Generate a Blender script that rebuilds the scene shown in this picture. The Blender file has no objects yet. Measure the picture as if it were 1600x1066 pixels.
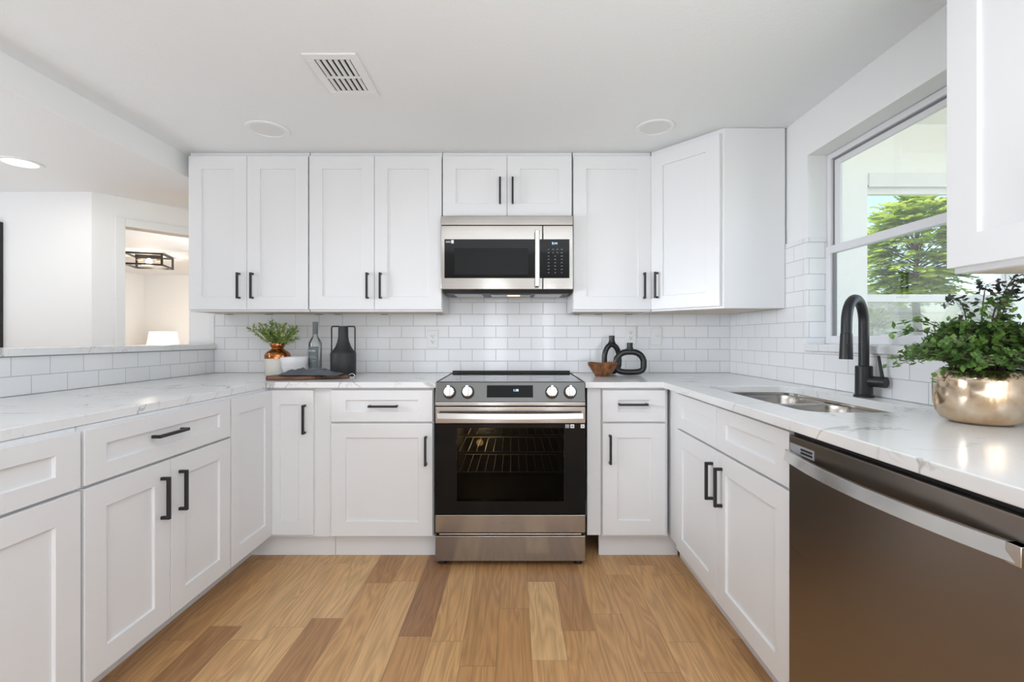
import bpy, bmesh, math, random
from mathutils import Vector, Matrix, noise
C = bpy.context.scene.collection
R = math.radians
PI = math.pi

# ------------------------------------------------------------------ camera
D = 3.06          # distance from the camera to the tiled back wall
H = 1.155         # camera height
cam_d = bpy.data.cameras.new('camera')
cam = bpy.data.objects.new('camera', cam_d); C.objects.link(cam)
cam.location = (0, 0, H); cam.rotation_euler = (R(90), 0, 0)
cam_d.sensor_width = 36; cam_d.lens = 16.524
cam_d.shift_x = -4/1600; cam_d.shift_y = -5/1600
cam_d.clip_start = 0.02; cam_d.clip_end = 300
bpy.context.scene.camera = cam

# ------------------------------------------------------------------ exposure, world, sun
vs = bpy.context.scene.view_settings
vs.view_transform = 'Standard'; vs.look = 'None'; vs.exposure = 0.34; vs.gamma = 1.0
vs.use_curve_mapping = False
W = bpy.data.worlds.new('world'); bpy.context.scene.world = W; W.use_nodes = True
wn = W.node_tree; wn.nodes.clear()
sky = wn.nodes.new('ShaderNodeTexSky'); sky.sky_type = 'NISHITA'
sky.sun_disc = False; sky.sun_elevation = R(50); sky.sun_rotation = R(250)
sky.air_density = 1.0; sky.dust_density = 1.5; sky.ozone_density = 1.0
bg = wn.nodes.new('ShaderNodeBackground'); bg.inputs['Strength'].default_value = 0.29
wo = wn.nodes.new('ShaderNodeOutputWorld')
wn.links.new(sky.outputs[0], bg.inputs[0]); wn.links.new(bg.outputs[0], wo.inputs[0])

def light(name, kind, loc, rot, energy, size=None, size_y=None, color=(1, 1, 1), **kw):
    l = bpy.data.lights.new(name, kind); l.energy = energy; l.color = color
    if kind == 'AREA':
        l.shape = 'RECTANGLE'; l.size = size; l.size_y = size_y or size
    elif kind == 'SUN': l.angle = R(0.8)
    else: l.shadow_soft_size = size or 0.05
    for k, v in kw.items(): setattr(l, k, v)
    o = bpy.data.objects.new(name, l); C.objects.link(o)
    o.location = loc; o.rotation_euler = rot
    return o
def aim(o, target):
    o.rotation_euler = (Vector(target) - o.location).to_track_quat('-Z', 'Y').to_euler()

s = light('sun', 'SUN', (-6, 4, 13), (0, 0, 0), 4.5, color=(1, .96, .9)); aim(s, (0, 0.8, 0))
COOL_TINT = (.885, .96, 1.055)  # cool tint of the added fill panels and the sidelights
# added upward fill panel, bounced off the ceiling behind the camera
light('ceiling_bounce_fill', 'AREA', (0.55, -0.7, 0.9), (PI, 0, 0), 42, 2.4, 2.4, COOL_TINT)
# added frontal fill panel, unseen behind the camera
light('front_fill', 'AREA', (-.3, -3.1, 1.05), (R(88), 0, 0), 23, 3.2, 2.0, COOL_TINT)
# three narrow sidelights in the wall behind the camera
for x_ in (-.47, -.27, .62): light('sidelight_daylight', 'AREA', (x_, -3.06, 1.1), (R(90), 0, 0), 4, .05, 2.0, COOL_TINT)
l = light('rear_right_fill', 'AREA', (1.28, -1.6, 1.5), (0, 0, 0), 5, 0.9, 1.2, COOL_TINT); aim(l, (-.6, 2, .8))  # added fill panel beside the solid right wall, behind the camera
# added downward fill panel, out of view over the near end of the kitchen
light('kitchen_fill_panel', 'AREA', (-.1, 0.25, 2.21), (0, 0, 0), 10.5, 1.5, 1.3, COOL_TINT)
# added upward fill panel brightening the living space beyond the half wall
light('living_bounce_fill', 'AREA', (-3.8, 1.2, 0.8), (PI, 0, 0), 28, 2.0, 2.0, COOL_TINT)
l = light('living_side_fill', 'AREA', (-2.3, 1.25, 1.42), (0, 0, 0), 4.3, 1.4, 0.45, COOL_TINT, spread=R(54)); aim(l, (1.4, 2.65, 1.15))  # added narrow fill beam for the tile on the right wall
l = light('bedroom_fill', 'AREA', (-2.4, 4.45, 1.2), (0, 0, 0), 30, 0.9, 1.6, (.91, .965, 1)); aim(l, (-5.2, 7.0, 1.25))  # added fill panel hidden behind the cabinets, lighting the bedroom walls
# added fill panel brightening the porch wall outside the kitchen window
l = light('porch_fill', 'AREA', (3.6, 1.2, 1.7), (0, 0, 0), 21, 1.6, 1.6, (1, .94, .97)); aim(l, (2.4, 3.4, 2.1))

# ------------------------------------------------------------------ materials
def nt(name):
    m = bpy.data.materials.new(name); m.use_nodes = True
    t = m.node_tree; b = t.nodes['Principled BSDF']
    return m, t, b
def plain(name, col, rough=.5, metal=0, **kw):
    m, t, b = nt(name)
    b.inputs['Base Color'].default_value = (*col, 1); b.inputs['Roughness'].default_value = rough
    b.inputs['Metallic'].default_value = metal
    for k, v in kw.items(): b.inputs[k].default_value = v
    n = t.nodes.new('ShaderNodeTexNoise'); n.inputs['Scale'].default_value = 40
    tc = t.nodes.new('ShaderNodeTexCoord'); t.links.new(tc.outputs['Object'], n.inputs['Vector'])
    mr = t.nodes.new('ShaderNodeMapRange'); mr.inputs[3].default_value = max(0, rough - .03); mr.inputs[4].default_value = min(1, rough + .03)
    t.links.new(n.outputs[0], mr.inputs[0]); t.links.new(mr.outputs[0], b.inputs['Roughness'])
    return m
def emit(name, col, strength):
    m, t, b = nt(name)
    b.inputs['Base Color'].default_value = (*col, 1)
    b.inputs['Emission Color'].default_value = (*col, 1); b.inputs['Emission Strength'].default_value = strength
    return m
def bump(t, b, height, strength, dist=.002):
    bp = t.nodes.new('ShaderNodeBump'); bp.inputs['Strength'].default_value = strength; bp.inputs['Distance'].default_value = dist
    t.links.new(height, bp.inputs['Height']); t.links.new(bp.outputs[0], b.inputs['Normal'])

def paint(name, col, rough, scale, strength):
    m, t, b = nt(name)
    b.inputs['Base Color'].default_value = (*col, 1); b.inputs['Roughness'].default_value = rough
    g = t.nodes.new('ShaderNodeNewGeometry'); n = t.nodes.new('ShaderNodeTexNoise')
    n.inputs['Scale'].default_value = scale; n.inputs['Detail'].default_value = 3
    t.links.new(g.outputs['Position'], n.inputs['Vector']); bump(t, b, n.outputs[0], strength)
    return m
M = {}
M['ceiling'] = paint('ceiling_paint', (.85, .862, .862), .7, 110, .6)
M['wall'] = paint('wall_paint', (.87, .87, .86), .6, 150, .1)
M['trim'] = plain('trim_paint', (.84, .84, .83), .4)
M['cab'] = plain('cabinet_lacquer', (.79, .79, .79), .34)
M['cab_raw'] = plain('cabinet_underside', (.66, .56, .45), .6)
M['black'] = plain('black_hardware', (.012, .012, .013), .42)
M['black_matte'] = plain('black_ceramic', (.022, .022, .024), .55)
M['black_gloss_rough'] = plain('black_textured_glaze', (.012, .012, .012), .32)
M['rubber'] = plain('black_rubber', (.01, .01, .01), .6)
M['white_plastic'] = plain('white_plastic', (.82, .82, .80), .3)
M['vinyl'] = plain('white_vinyl', (.78, .78, .79), .35)
M['vinyl_gap'] = plain('grey_weatherstrip', (.22, .22, .23), .6)
M['black_glass'] = plain('black_glass', (.006, .006, .006), .06, 0, **{'Specular IOR Level': .16})
M['cooktop_glass'] = plain('cooktop_glass', (.008, .008, .009), .035, 0, IOR=1.75)
M['dark_cavity'] = plain('dark_enamel', (.02, .02, .022), .35, 0, **{'Specular IOR Level': .25})
M['mw_screen'] = plain('perforated_screen', (.014, .014, .014), .3, 0, **{'Specular IOR Level': .12})
M['rack'] = plain('rack_wire', (.7, .68, .64), .4, .5)
M['oven_enamel'] = plain('oven_enamel', (.055, .052, .05), .3)
M['chrome'] = plain('chrome', (.75, .75, .75), .12, 1)
M['white_ceramic'] = plain('white_ceramic', (.82, .82, .82), .25)
M['copper'] = plain('copper_glaze', (.42, .16, .055), .13, 1)
M['cream'] = plain('cream_stoneware', (.74, .71, .65), .55)
M['shade'] = emit('lamp_shade_fabric', (.95, .92, .88), .55)
M['bulb'] = emit('warm_bulb', (1, .72, .4), 9)
M['lens'] = emit('lit_lens', (1, .98, .95), 3.2)
M['lens_off'] = plain('frosted_lens', (.76, .76, .745), .5)
M['display'] = emit('display_digits', (.45, .7, 1), 1.6)
M['mark'] = plain('grey_print', (.34, .34, .35), .5)
M['sticker'] = plain('white_sticker', (.85, .85, .85), .4)
M['etch'] = plain('etched_letters', (.20, .17, .155), .4)
M['lamp_wood'] = plain('turned_wood', (.42, .24, .13), .45)
M['stem'] = plain('plant_stem', (.06, .045, .03), .6)
M['bark'] = plain('bark', (.12, .085, .06), .8)
M['cloth'] = paint('grey_linen', (.085, .092, .103), .9, 500, .6)
M['pot_soil'] = plain('dark_soil', (.03, .022, .015), .9)
M['table'] = plain('table_wood', (.4, .27, .17), .5)
M['roof'] = plain('roof_shingle', (.42, .38, .35), .8)
M['stucco'] = plain('stucco', (.68, .68, .66), .8)
M['porch'] = paint('porch_paint', (.86, .86, .85), .6, 60, .1)
M['filter'] = plain('grease_filter', (.60, .60, .60), .4, .6)

def steel(name, col, rough, axis='z', wav=.0):
    m, t, b = nt(name)
    if name != 'sink_steel':
        tg = t.nodes.new('ShaderNodeCombineXYZ'); tg.inputs[2].default_value = 1
        b.inputs['Anisotropic'].default_value = .6; t.links.new(tg.outputs[0], b.inputs['Tangent'])
    b.inputs['Base Color'].default_value = (*col, 1); b.inputs['Metallic'].default_value = 1
    tc = t.nodes.new('ShaderNodeNewGeometry'); mp = t.nodes.new('ShaderNodeMapping')
    mp.inputs['Scale'].default_value = {'z': (2, 2, 900), 'x': (900, 2, 2), 'y': (2, 900, 900)}[axis]
    n = t.nodes.new('ShaderNodeTexNoise'); n.inputs['Scale'].default_value = 1; n.inputs['Detail'].default_value = 2
    t.links.new(tc.outputs['Position'], mp.inputs['Vector']); t.links.new(mp.outputs[0], n.inputs['Vector'])
    mr = t.nodes.new('ShaderNodeMapRange'); mr.inputs[3].default_value = rough - .05; mr.inputs[4].default_value = rough + .06
    t.links.new(n.outputs[0], mr.inputs[0]); t.links.new(mr.outputs[0], b.inputs['Roughness'])
    if wav:
        n2 = t.nodes.new('ShaderNodeTexNoise'); n2.inputs['Scale'].default_value = 5; n2.inputs['Detail'].default_value = 1
        t.links.new(tc.outputs['Position'], n2.inputs['Vector']); bump(t, b, n2.outputs[0], wav, .01)
    return m
M['steel'] = steel('brushed_steel', (.35, .328, .30), .15, 'z', .10)
M['steel_bright'] = steel('bright_steel', (.70, .69, .675), .22, 'z')
M['steel_dark'] = steel('control_panel_steel', (.125, .125, .118), .30, 'z')
M['steel_black'] = steel('black_stainless', (.30, .27, .245), .30, 'z', .05)
M['sink'] = steel('sink_steel', (.50, .47, .43), .24, 'y')

def glass(name, tint=(1, 1, 1), refl=.5, solid=0.0, col=(0, 0, 0)):
    m = bpy.data.materials.new(name); m.use_nodes = True; t = m.node_tree; t.nodes.clear()
    o = t.nodes.new('ShaderNodeOutputMaterial'); tr = t.nodes.new('ShaderNodeBsdfTransparent'); gl = t.nodes.new('ShaderNodeBsdfGlossy')
    tr.inputs[0].default_value = (*tint, 1); gl.inputs['Roughness'].default_value = .02
    fr = t.nodes.new('ShaderNodeFresnel'); fr.inputs[0].default_value = 1.45
    mu = t.nodes.new('ShaderNodeMath'); mu.operation = 'MULTIPLY'; mu.inputs[1].default_value = refl
    mx = t.nodes.new('ShaderNodeMixShader')
    t.links.new(fr.outputs[0], mu.inputs[0]); t.links.new(mu.outputs[0], mx.inputs[0])
    t.links.new(tr.outputs[0], mx.inputs[1]); t.links.new(gl.outputs[0], mx.inputs[2])
    last = mx.outputs[0]
    if solid:
        df = t.nodes.new('ShaderNodeBsdfDiffuse'); df.inputs[0].default_value = (*col, 1)
        m2 = t.nodes.new('ShaderNodeMixShader'); m2.inputs[0].default_value = solid
        t.links.new(last, m2.inputs[1]); t.links.new(df.outputs[0], m2.inputs[2]); last = m2.outputs[0]
    t.links.new(last, o.inputs[0])
    return m
M['glass'] = glass('window_glass', (.98, .985, .98), .25)
M['bottle_glass'] = glass('clear_bottle_glass', (.97, .98, .98), .8)
M['screen_glass'] = glass('screened_glass', (.88, .90, .90), .7, .2, (.70, .72, .71))
M['oven_glass'] = glass('tinted_oven_glass', (.30, .29, .27), .12)

def tile_mat():
    m, t, b = nt('subway_tile'); N = t.nodes; L = t.links
    g = N.new('ShaderNodeNewGeometry'); sp = N.new('ShaderNodeSeparateXYZ'); sn = N.new('ShaderNodeSeparateXYZ')
    L.new(g.outputs['Position'], sp.inputs[0]); L.new(g.outputs['True Normal'], sn.inputs[0])
    ab = N.new('ShaderNodeMath'); ab.operation = 'ABSOLUTE'; L.new(sn.outputs['X'], ab.inputs[0])
    gt = N.new('ShaderNodeMath'); gt.operation = 'GREATER_THAN'; gt.inputs[1].default_value = .5; L.new(ab.outputs[0], gt.inputs[0])
    mx = N.new('ShaderNodeMix'); L.new(gt.outputs[0], mx.inputs[0])
    ax = N.new('ShaderNodeMath'); ax.operation = 'ADD'; ax.inputs[1].default_value = .7354 + 1.535; L.new(sp.outputs['X'], ax.inputs[0])
    ay = N.new('ShaderNodeMath'); ay.operation = 'ADD'; ay.inputs[1].default_value = 0.02; L.new(sp.outputs['Y'], ay.inputs[0])
    L.new(ax.outputs[0], mx.inputs[2]); L.new(ay.outputs[0], mx.inputs[3])
    az = N.new('ShaderNodeMath'); az.operation = 'SUBTRACT'; az.inputs[1].default_value = .9275; L.new(sp.outputs['Z'], az.inputs[0])
    cb = N.new('ShaderNodeCombineXYZ'); L.new(mx.outputs[0], cb.inputs[0]); L.new(az.outputs[0], cb.inputs[1])
    br = N.new('ShaderNodeTexBrick'); L.new(cb.outputs[0], br.inputs['Vector'])
    br.offset = .5; br.offset_frequency = 2
    br.inputs['Scale'].default_value = 1; br.inputs['Brick Width'].default_value = .1535; br.inputs['Row Height'].default_value = .0763
    br.inputs['Mortar Size'].default_value = .0016; br.inputs['Mortar Smooth'].default_value = .3; br.inputs['Bias'].default_value = 0
    br.inputs['Color1'].default_value = (.86, .86, .86, 1); br.inputs['Color2'].default_value = (.83, .83, .83, 1); br.inputs['Mortar'].default_value = (.50, .50, .49, 1)
    L.new(br.outputs['Color'], b.inputs['Base Color'])
    mr = N.new('ShaderNodeMapRange'); mr.inputs[3].default_value = .1; mr.inputs[4].default_value = .8
    L.new(br.outputs['Fac'], mr.inputs[0]); L.new(mr.outputs[0], b.inputs['Roughness'])
    inv = N.new('ShaderNodeMath'); inv.operation = 'SUBTRACT'; inv.inputs[0].default_value = 1; L.new(br.outputs['Fac'], inv.inputs[1])
    bump(t, b, inv.outputs[0], .6, .002)
    return m
M['tile'] = tile_mat()

def quartz():
    m, t, b = nt('veined_quartz'); N = t.nodes; L = t.links
    g = N.new('ShaderNodeNewGeometry')
    def vein(scale, dist, width, seed, stretch):
        mp = N.new('ShaderNodeMapping'); mp.inputs['Location'].default_value = (seed, seed * .7, seed * .3); mp.inputs['Rotation'].default_value = (.4, .2, .5); mp.inputs['Scale'].default_value = stretch
        L.new(g.outputs['Position'], mp.inputs['Vector'])
        n = N.new('ShaderNodeTexNoise'); n.inputs['Scale'].default_value = scale; n.inputs['Detail'].default_value = 5; n.inputs['Distortion'].default_value = dist
        L.new(mp.outputs[0], n.inputs['Vector'])
        s_ = N.new('ShaderNodeMath'); s_.operation = 'SUBTRACT'; s_.inputs[1].default_value = .5; L.new(n.outputs[0], s_.inputs[0])
        a_ = N.new('ShaderNodeMath'); a_.operation = 'ABSOLUTE'; L.new(s_.outputs[0], a_.inputs[0])
        r_ = N.new('ShaderNodeMapRange'); r_.inputs[1].default_value = 0; r_.inputs[2].default_value = width; r_.inputs[3].default_value = 1; r_.inputs[4].default_value = 0
        L.new(a_.outputs[0], r_.inputs[0])
        # veins come and go
        k = N.new('ShaderNodeTexNoise'); k.inputs['Scale'].default_value = scale * 1.3; L.new(mp.outputs[0], k.inputs['Vector'])
        kr = N.new('ShaderNodeMapRange'); kr.inputs[1].default_value = .5; kr.inputs[2].default_value = .62; L.new(k.outputs[0], kr.inputs[0])
        mm = N.new('ShaderNodeMath'); mm.operation = 'MULTIPLY'; L.new(r_.outputs[0], mm.inputs[0]); L.new(kr.outputs[0], mm.inputs[1])
        return mm.outputs[0]
    v1 = vein(2.4, .9, .014, 3.1, (1, 1.6, 1)); v2 = vein(5.0, 1.2, .018, 8.3, (1, 1, 1))
    m2 = N.new('ShaderNodeMath'); m2.operation = 'MULTIPLY'; m2.inputs[1].default_value = .45; L.new(v2, m2.inputs[0])
    mx = N.new('ShaderNodeMath'); mx.operation = 'MAXIMUM'; L.new(v1, mx.inputs[0]); L.new(m2.outputs[0], mx.inputs[1])
    mc = N.new('ShaderNodeMath'); mc.operation = 'MULTIPLY'; mc.inputs[1].default_value = .8; L.new(mx.outputs[0], mc.inputs[0])
    c = N.new('ShaderNodeMix'); c.data_type = 'RGBA'; L.new(mc.outputs[0], c.inputs[0])
    c.inputs[6].default_value = (.80, .80, .79, 1); c.inputs[7].default_value = (.36, .355, .34, 1)
    L.new(c.outputs[2], b.inputs['Base Color']); b.inputs['Roughness'].default_value = .14
    return m
M['quartz'] = quartz()

def planks():
    m, t, b = nt('oak_planks'); N = t.nodes; L = t.links
    def math_(op, a, bb=None):
        n = N.new('ShaderNodeMath'); n.operation = op
        for i, v in ((0, a), (1, bb)):
            if v is None: continue
            if isinstance(v, (int, float)): n.inputs[i].default_value = v
            else: L.new(v, n.inputs[i])
        return n.outputs[0]
    g = N.new('ShaderNodeNewGeometry'); sp = N.new('ShaderNodeSeparateXYZ'); L.new(g.outputs['Position'], sp.inputs[0])
    w = .128
    u = math_('DIVIDE', math_('ADD', sp.outputs['X'], 10.05), w); row = math_('FLOOR', u); fu = math_('FRACT', u)
    wn1 = N.new('ShaderNodeTexWhiteNoise'); wn1.noise_dimensions = '1D'; L.new(row, wn1.inputs['W'])
    off = math_('MULTIPLY', wn1.outputs['Value'], 3.7)
    ln = math_('ADD', math_('MULTIPLY', wn1.outputs['Value'], .4), .48)
    v = math_('DIVIDE', math_('ADD', math_('ADD', sp.outputs['Y'], 20), off), ln); col = math_('FLOOR', v); fv = math_('FRACT', v)
    cid = N.new('ShaderNodeCombineXYZ'); L.new(row, cid.inputs[0]); L.new(col, cid.inputs[1])
    wn2 = N.new('ShaderNodeTexWhiteNoise'); wn2.noise_dimensions = '2D'; L.new(cid.outputs[0], wn2.inputs['Vector'])
    cr = N.new('ShaderNodeValToRGB'); L.new(wn2.outputs['Value'], cr.inputs[0])
    e = cr.color_ramp.elements; e[0].position = 0; e[0].color = (.33, .165, .075, 1); e[1].position = 1; e[1].color = (.67, .42, .20, 1)
    for p_, c_ in ((.22, (.48, .255, .105, 1)), (.5, (.55, .305, .128, 1)), (.8, (.60, .345, .15, 1))):
        x = e.new(p_); x.color = c_
    # grain stretched along the plank, different in each plank
    addv = N.new('ShaderNodeVectorMath'); addv.operation = 'MULTIPLY_ADD'; L.new(wn2.outputs['Color'], addv.inputs[0]); addv.inputs[1].default_value = (7, 13, 5); L.new(g.outputs['Position'], addv.inputs[2])
    mp = N.new('ShaderNodeMapping'); mp.inputs['Scale'].default_value = (1, .10, 1); L.new(addv.outputs[0], mp.inputs['Vector'])
    n1 = N.new('ShaderNodeTexNoise'); n1.inputs['Scale'].default_value = 13; n1.inputs['Detail'].default_value = 2; n1.inputs['Distortion'].default_value = .4; L.new(mp.outputs[0], n1.inputs['Vector'])
    rings = math_('FRACT', math_('MULTIPLY', n1.outputs[0], 9.0))
    tri = math_('ABSOLUTE', math_('SUBTRACT', math_('MULTIPLY', rings, 2), 1))
    n2 = N.new('ShaderNodeTexNoise'); n2.inputs['Scale'].default_value = 160; n2.inputs['Detail'].default_value = 4
    mp2 = N.new('ShaderNodeMapping'); mp2.inputs['Scale'].default_value = (1, .035, 1); L.new(addv.outputs[0], mp2.inputs['Vector']); L.new(mp2.outputs[0], n2.inputs['Vector'])
    grain = math_('ADD', math_('MULTIPLY', tri, .5), math_('MULTIPLY', n2.outputs[0], .9))
    gr = N.new('ShaderNodeMapRange'); gr.inputs[1].default_value = .2; gr.inputs[2].default_value = 1.1; gr.inputs[3].default_value = .70; gr.inputs[4].default_value = 1.2; L.new(grain, gr.inputs[0])
    # knots
    vo = N.new('ShaderNodeTexVoronoi'); vo.inputs['Scale'].default_value = 3.0; mp3 = N.new('ShaderNodeMapping'); mp3.inputs['Scale'].default_value = (1.6, .8, 1); L.new(g.outputs['Position'], mp3.inputs['Vector']); L.new(mp3.outputs[0], vo.inputs['Vector'])
    kn = N.new('ShaderNodeMapRange'); kn.inputs[1].default_value = .02; kn.inputs[2].default_value = .055; kn.inputs[3].default_value = .45; kn.inputs[4].default_value = 1; L.new(vo.outputs['Distance'], kn.inputs[0])
    # joints
    ju = math_('MINIMUM', fu, math_('SUBTRACT', 1, fu)); jv = math_('MULTIPLY', math_('MINIMUM', fv, math_('SUBTRACT', 1, fv)), 6)
    jm = math_('MINIMUM', ju, jv); jr = N.new('ShaderNodeMapRange'); jr.inputs[1].default_value = .004; jr.inputs[2].default_value = .014; jr.inputs[3].default_value = .62; jr.inputs[4].default_value = 1; L.new(jm, jr.inputs[0])
    fac = math_('MULTIPLY', math_('MULTIPLY', gr.outputs[0], jr.outputs[0]), kn.outputs[0])
    sc = N.new('ShaderNodeVectorMath'); sc.operation = 'SCALE'; L.new(cr.outputs[0], sc.inputs[0]); L.new(fac, sc.inputs['Scale'])
    L.new(sc.outputs[0], b.inputs['Base Color']); b.inputs['Roughness'].default_value = .42
    bump(t, b, math_('MULTIPLY', jr.outputs[0], gr.outputs[0]), .25, .0015)
    return m
M['planks'] = planks()

def wood(name, c1, c2, scale=14, rough=.45, stretch=(.15, 1, 1)):
    m, t, b = nt(name); N = t.nodes; L = t.links
    tc = N.new('ShaderNodeTexCoord'); mp = N.new('ShaderNodeMapping'); mp.inputs['Scale'].default_value = stretch; L.new(tc.outputs['Object'], mp.inputs['Vector'])
    n = N.new('ShaderNodeTexNoise'); n.inputs['Scale'].default_value = scale; n.inputs['Detail'].default_value = 5; n.inputs['Distortion'].default_value = 1; L.new(mp.outputs[0], n.inputs['Vector'])
    r = N.new('ShaderNodeValToRGB'); r.color_ramp.elements[0].position = .35; r.color_ramp.elements[0].color = (*c1, 1); r.color_ramp.elements[1].position = .68; r.color_ramp.elements[1].color = (*c2, 1)
    L.new(n.outputs[0], r.inputs[0]); L.new(r.outputs[0], b.inputs['Base Color']); b.inputs['Roughness'].default_value = rough
    return m
M['walnut'] = wood('walnut_board', (.075, .028, .014), (.20, .085, .04), 60)
M['bowl_wood'] = wood('carved_wood_bowl', (.09, .03, .012), (.30, .115, .03), 40, .35, (1, 1, .4))

def mercury():
    m, t, b = nt('gold_mercury_glass'); N = t.nodes; L = t.links
    g = N.new('ShaderNodeNewGeometry'); n = N.new('ShaderNodeTexNoise'); n.inputs['Scale'].default_value = 22; n.inputs['Detail'].default_value = 6; L.new(g.outputs['Position'], n.inputs['Vector'])
    r = N.new('ShaderNodeValToRGB'); r.color_ramp.elements[0].position = .35; r.color_ramp.elements[0].color = (.62, .44, .27, 1); r.color_ramp.elements[1].position = .65; r.color_ramp.elements[1].color = (.80, .68, .54, 1)
    L.new(n.outputs[0], r.inputs[0]); L.new(r.outputs[0], b.inputs['Base Color']); b.inputs['Metallic'].default_value = 1
    mr = N.new('ShaderNodeMapRange'); mr.inputs[3].default_value = .05; mr.inputs[4].default_value = .26; L.new(n.outputs[0], mr.inputs[0]); L.new(mr.outputs[0], b.inputs['Roughness'])
    n2 = N.new('ShaderNodeTexNoise'); n2.inputs['Scale'].default_value = 14; L.new(g.outputs['Position'], n2.inputs['Vector']); bump(t, b, n2.outputs[0], .22, .01)
    return m
M['mercury'] = mercury()

def leaf(name, c1, c2, trans=.25, scale=18):
    m, t, b = nt(name); N = t.nodes; L = t.links
    g = N.new('ShaderNodeNewGeometry'); n = N.new('ShaderNodeTexNoise'); n.inputs['Scale'].default_value = scale; n.inputs['Detail'].default_value = 2; L.new(g.outputs['Position'], n.inputs['Vector'])
    r = N.new('ShaderNodeValToRGB'); r.color_ramp.elements[0].position = .38; r.color_ramp.elements[0].color = (*c1, 1); r.color_ramp.elements[1].position = .62; r.color_ramp.elements[1].color = (*c2, 1)
    L.new(n.outputs[0], r.inputs[0]); L.new(r.outputs[0], b.inputs['Base Color']); b.inputs['Roughness'].default_value = .5
    tl = N.new('ShaderNodeBsdfTranslucent'); L.new(r.outputs[0], tl.inputs[0]); mx = N.new('ShaderNodeMixShader'); mx.inputs[0].default_value = trans
    o = N['Material Output']; L.new(b.outputs[0], mx.inputs[1]); L.new(tl.outputs[0], mx.inputs[2]); L.new(mx.outputs[0], o.inputs[0])
    return m
M['fern'] = leaf('fern_leaf', (.05, .125, .025), (.16, .29, .06), .25, 25)
M['fern_dark'] = leaf('dark_fern_leaf', (.03, .035, .03), (.06, .075, .05), .1, 25)
M['sprig'] = leaf('sprig_leaf', (.17, .30, .075), (.48, .58, .18), .3, 45)
M['tree_leaf'] = leaf('tree_leaf', (.27, .43, .05), (.72, .82, .18), .45, 2.6)
M['shrub_leaf'] = leaf('shrub_leaf', (.22, .30, .12), (.42, .5, .22), .3, 3)
M['lawn'] = leaf('lawn', (.20, .28, .11), (.36, .42, .20), 0, 2)

# ------------------------------------------------------------------ mesh helpers
class MB:
    def __init__(self): self.bm = bmesh.new()
    def box(self, x0, x1, y0, y1, z0, z1):
        v = [self.bm.verts.new(p) for p in ((x0, y0, z0), (x1, y0, z0), (x1, y1, z0), (x0, y1, z0), (x0, y0, z1), (x1, y0, z1), (x1, y1, z1), (x0, y1, z1))]
        for f in ((3, 2, 1, 0), (4, 5, 6, 7), (0, 1, 5, 4), (1, 2, 6, 5), (2, 3, 7, 6), (3, 0, 4, 7)): self.bm.faces.new([v[i] for i in f])
        return self
    def prism(self, pts, z0, z1, axis='z'):
        def P(a, b_, c):
            return {'z': (a, b_, c), 'x': (c, a, b_), 'y': (a, c, b_)}[axis]
        lo = [self.bm.verts.new(P(*p, z0)) for p in pts]; hi = [self.bm.verts.new(P(*p, z1)) for p in pts]
        fs = [self.bm.faces.new(lo), self.bm.faces.new(hi)]
        n = len(pts)
        for i in range(n): fs.append(self.bm.faces.new((lo[i], lo[(i+1) % n], hi[(i+1) % n], hi[i])))
        bmesh.ops.recalc_face_normals(self.bm, faces=fs)
        return self
    def rings(self, rings, close=True, cap0=True, cap1=True):
        rs = [[self.bm.verts.new(p) for p in r] for r in rings]; fs = []
        n = len(rs[0])
        for a, b_ in zip(rs, rs[1:]):
            for i in range(n if close else n - 1): fs.append(self.bm.faces.new((a[i], a[(i+1) % n], b_[(i+1) % n], b_[i])))
        if cap0: fs.append(self.bm.faces.new(rs[0][::-1]))
        if cap1: fs.append(self.bm.faces.new(rs[-1]))
        return self
    def lathe(self, prof, n=40, c=(0, 0, 0), cap0=True, cap1=True):
        return self.rings([[(c[0] + r * math.cos(2*PI*i/n), c[1] + r * math.sin(2*PI*i/n), c[2] + z) for i in range(n)] for r, z in prof], True, cap0, cap1)
    def cyl(self, p0, p1, r0, r1=None, n=20):
        return self.tube([p0, p1], [r0, r0 if r1 is None else r1], n)
    def tube(self, pts, rad, n=12, closed=False):
        pts = [Vector(p) for p in pts]; k = len(pts)
        if isinstance(rad, (int, float)): rad = [rad] * k
        rings = []; ref = None
        for i, p in enumerate(pts):
            if closed: d = (pts[(i+1) % k] - pts[i-1])
            else: d = (pts[min(i+1, k-1)] - pts[max(i-1, 0)])
            d.normalize()
            if ref is None:
                ref = Vector((0, 0, 1)) if abs(d.z) < .9 else Vector((1, 0, 0))
            a = (ref - d * ref.dot(d)).normalized(); ref = a; b_ = d.cross(a)
            rings.append([p + (a * math.cos(2*PI*j/n) + b_ * math.sin(2*PI*j/n)) * rad[i] for j in range(n)])
        if closed:
            rings.append(rings[0]); return self.rings(rings, True, False, False)
        return self.rings(rings)
    def quad(self, *p):
        self.bm.faces.new([self.bm.verts.new(q) for q in p]); return self
    def build(self, name, mat, parent=None, smooth=0, bevel=0, seg=2):
        me = bpy.data.meshes.new(name); self.bm.normal_update(); self.bm.to_mesh(me); self.bm.free()
        o = bpy.data.objects.new(name, me); C.objects.link(o)
        me.materials.append(M[mat] if isinstance(mat, str) else mat)
        if parent: o.parent = parent
        if bevel:
            b = o.modifiers.new('bevel', 'BEVEL'); b.width = bevel; b.segments = seg; b.limit_method = 'ANGLE'; b.angle_limit = R(35)
            b.harden_normals = False
        if smooth:
            for p in me.polygons: p.use_smooth = True
            me.set_sharp_from_angle(angle=R(smooth))
        return o
def empty(name, loc=(0, 0, 0), rz=0):
    o = bpy.data.objects.new(name, None); C.objects.link(o); o.location = loc; o.rotation_euler = (0, 0, rz); o.empty_display_size = .1
    return o
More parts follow.
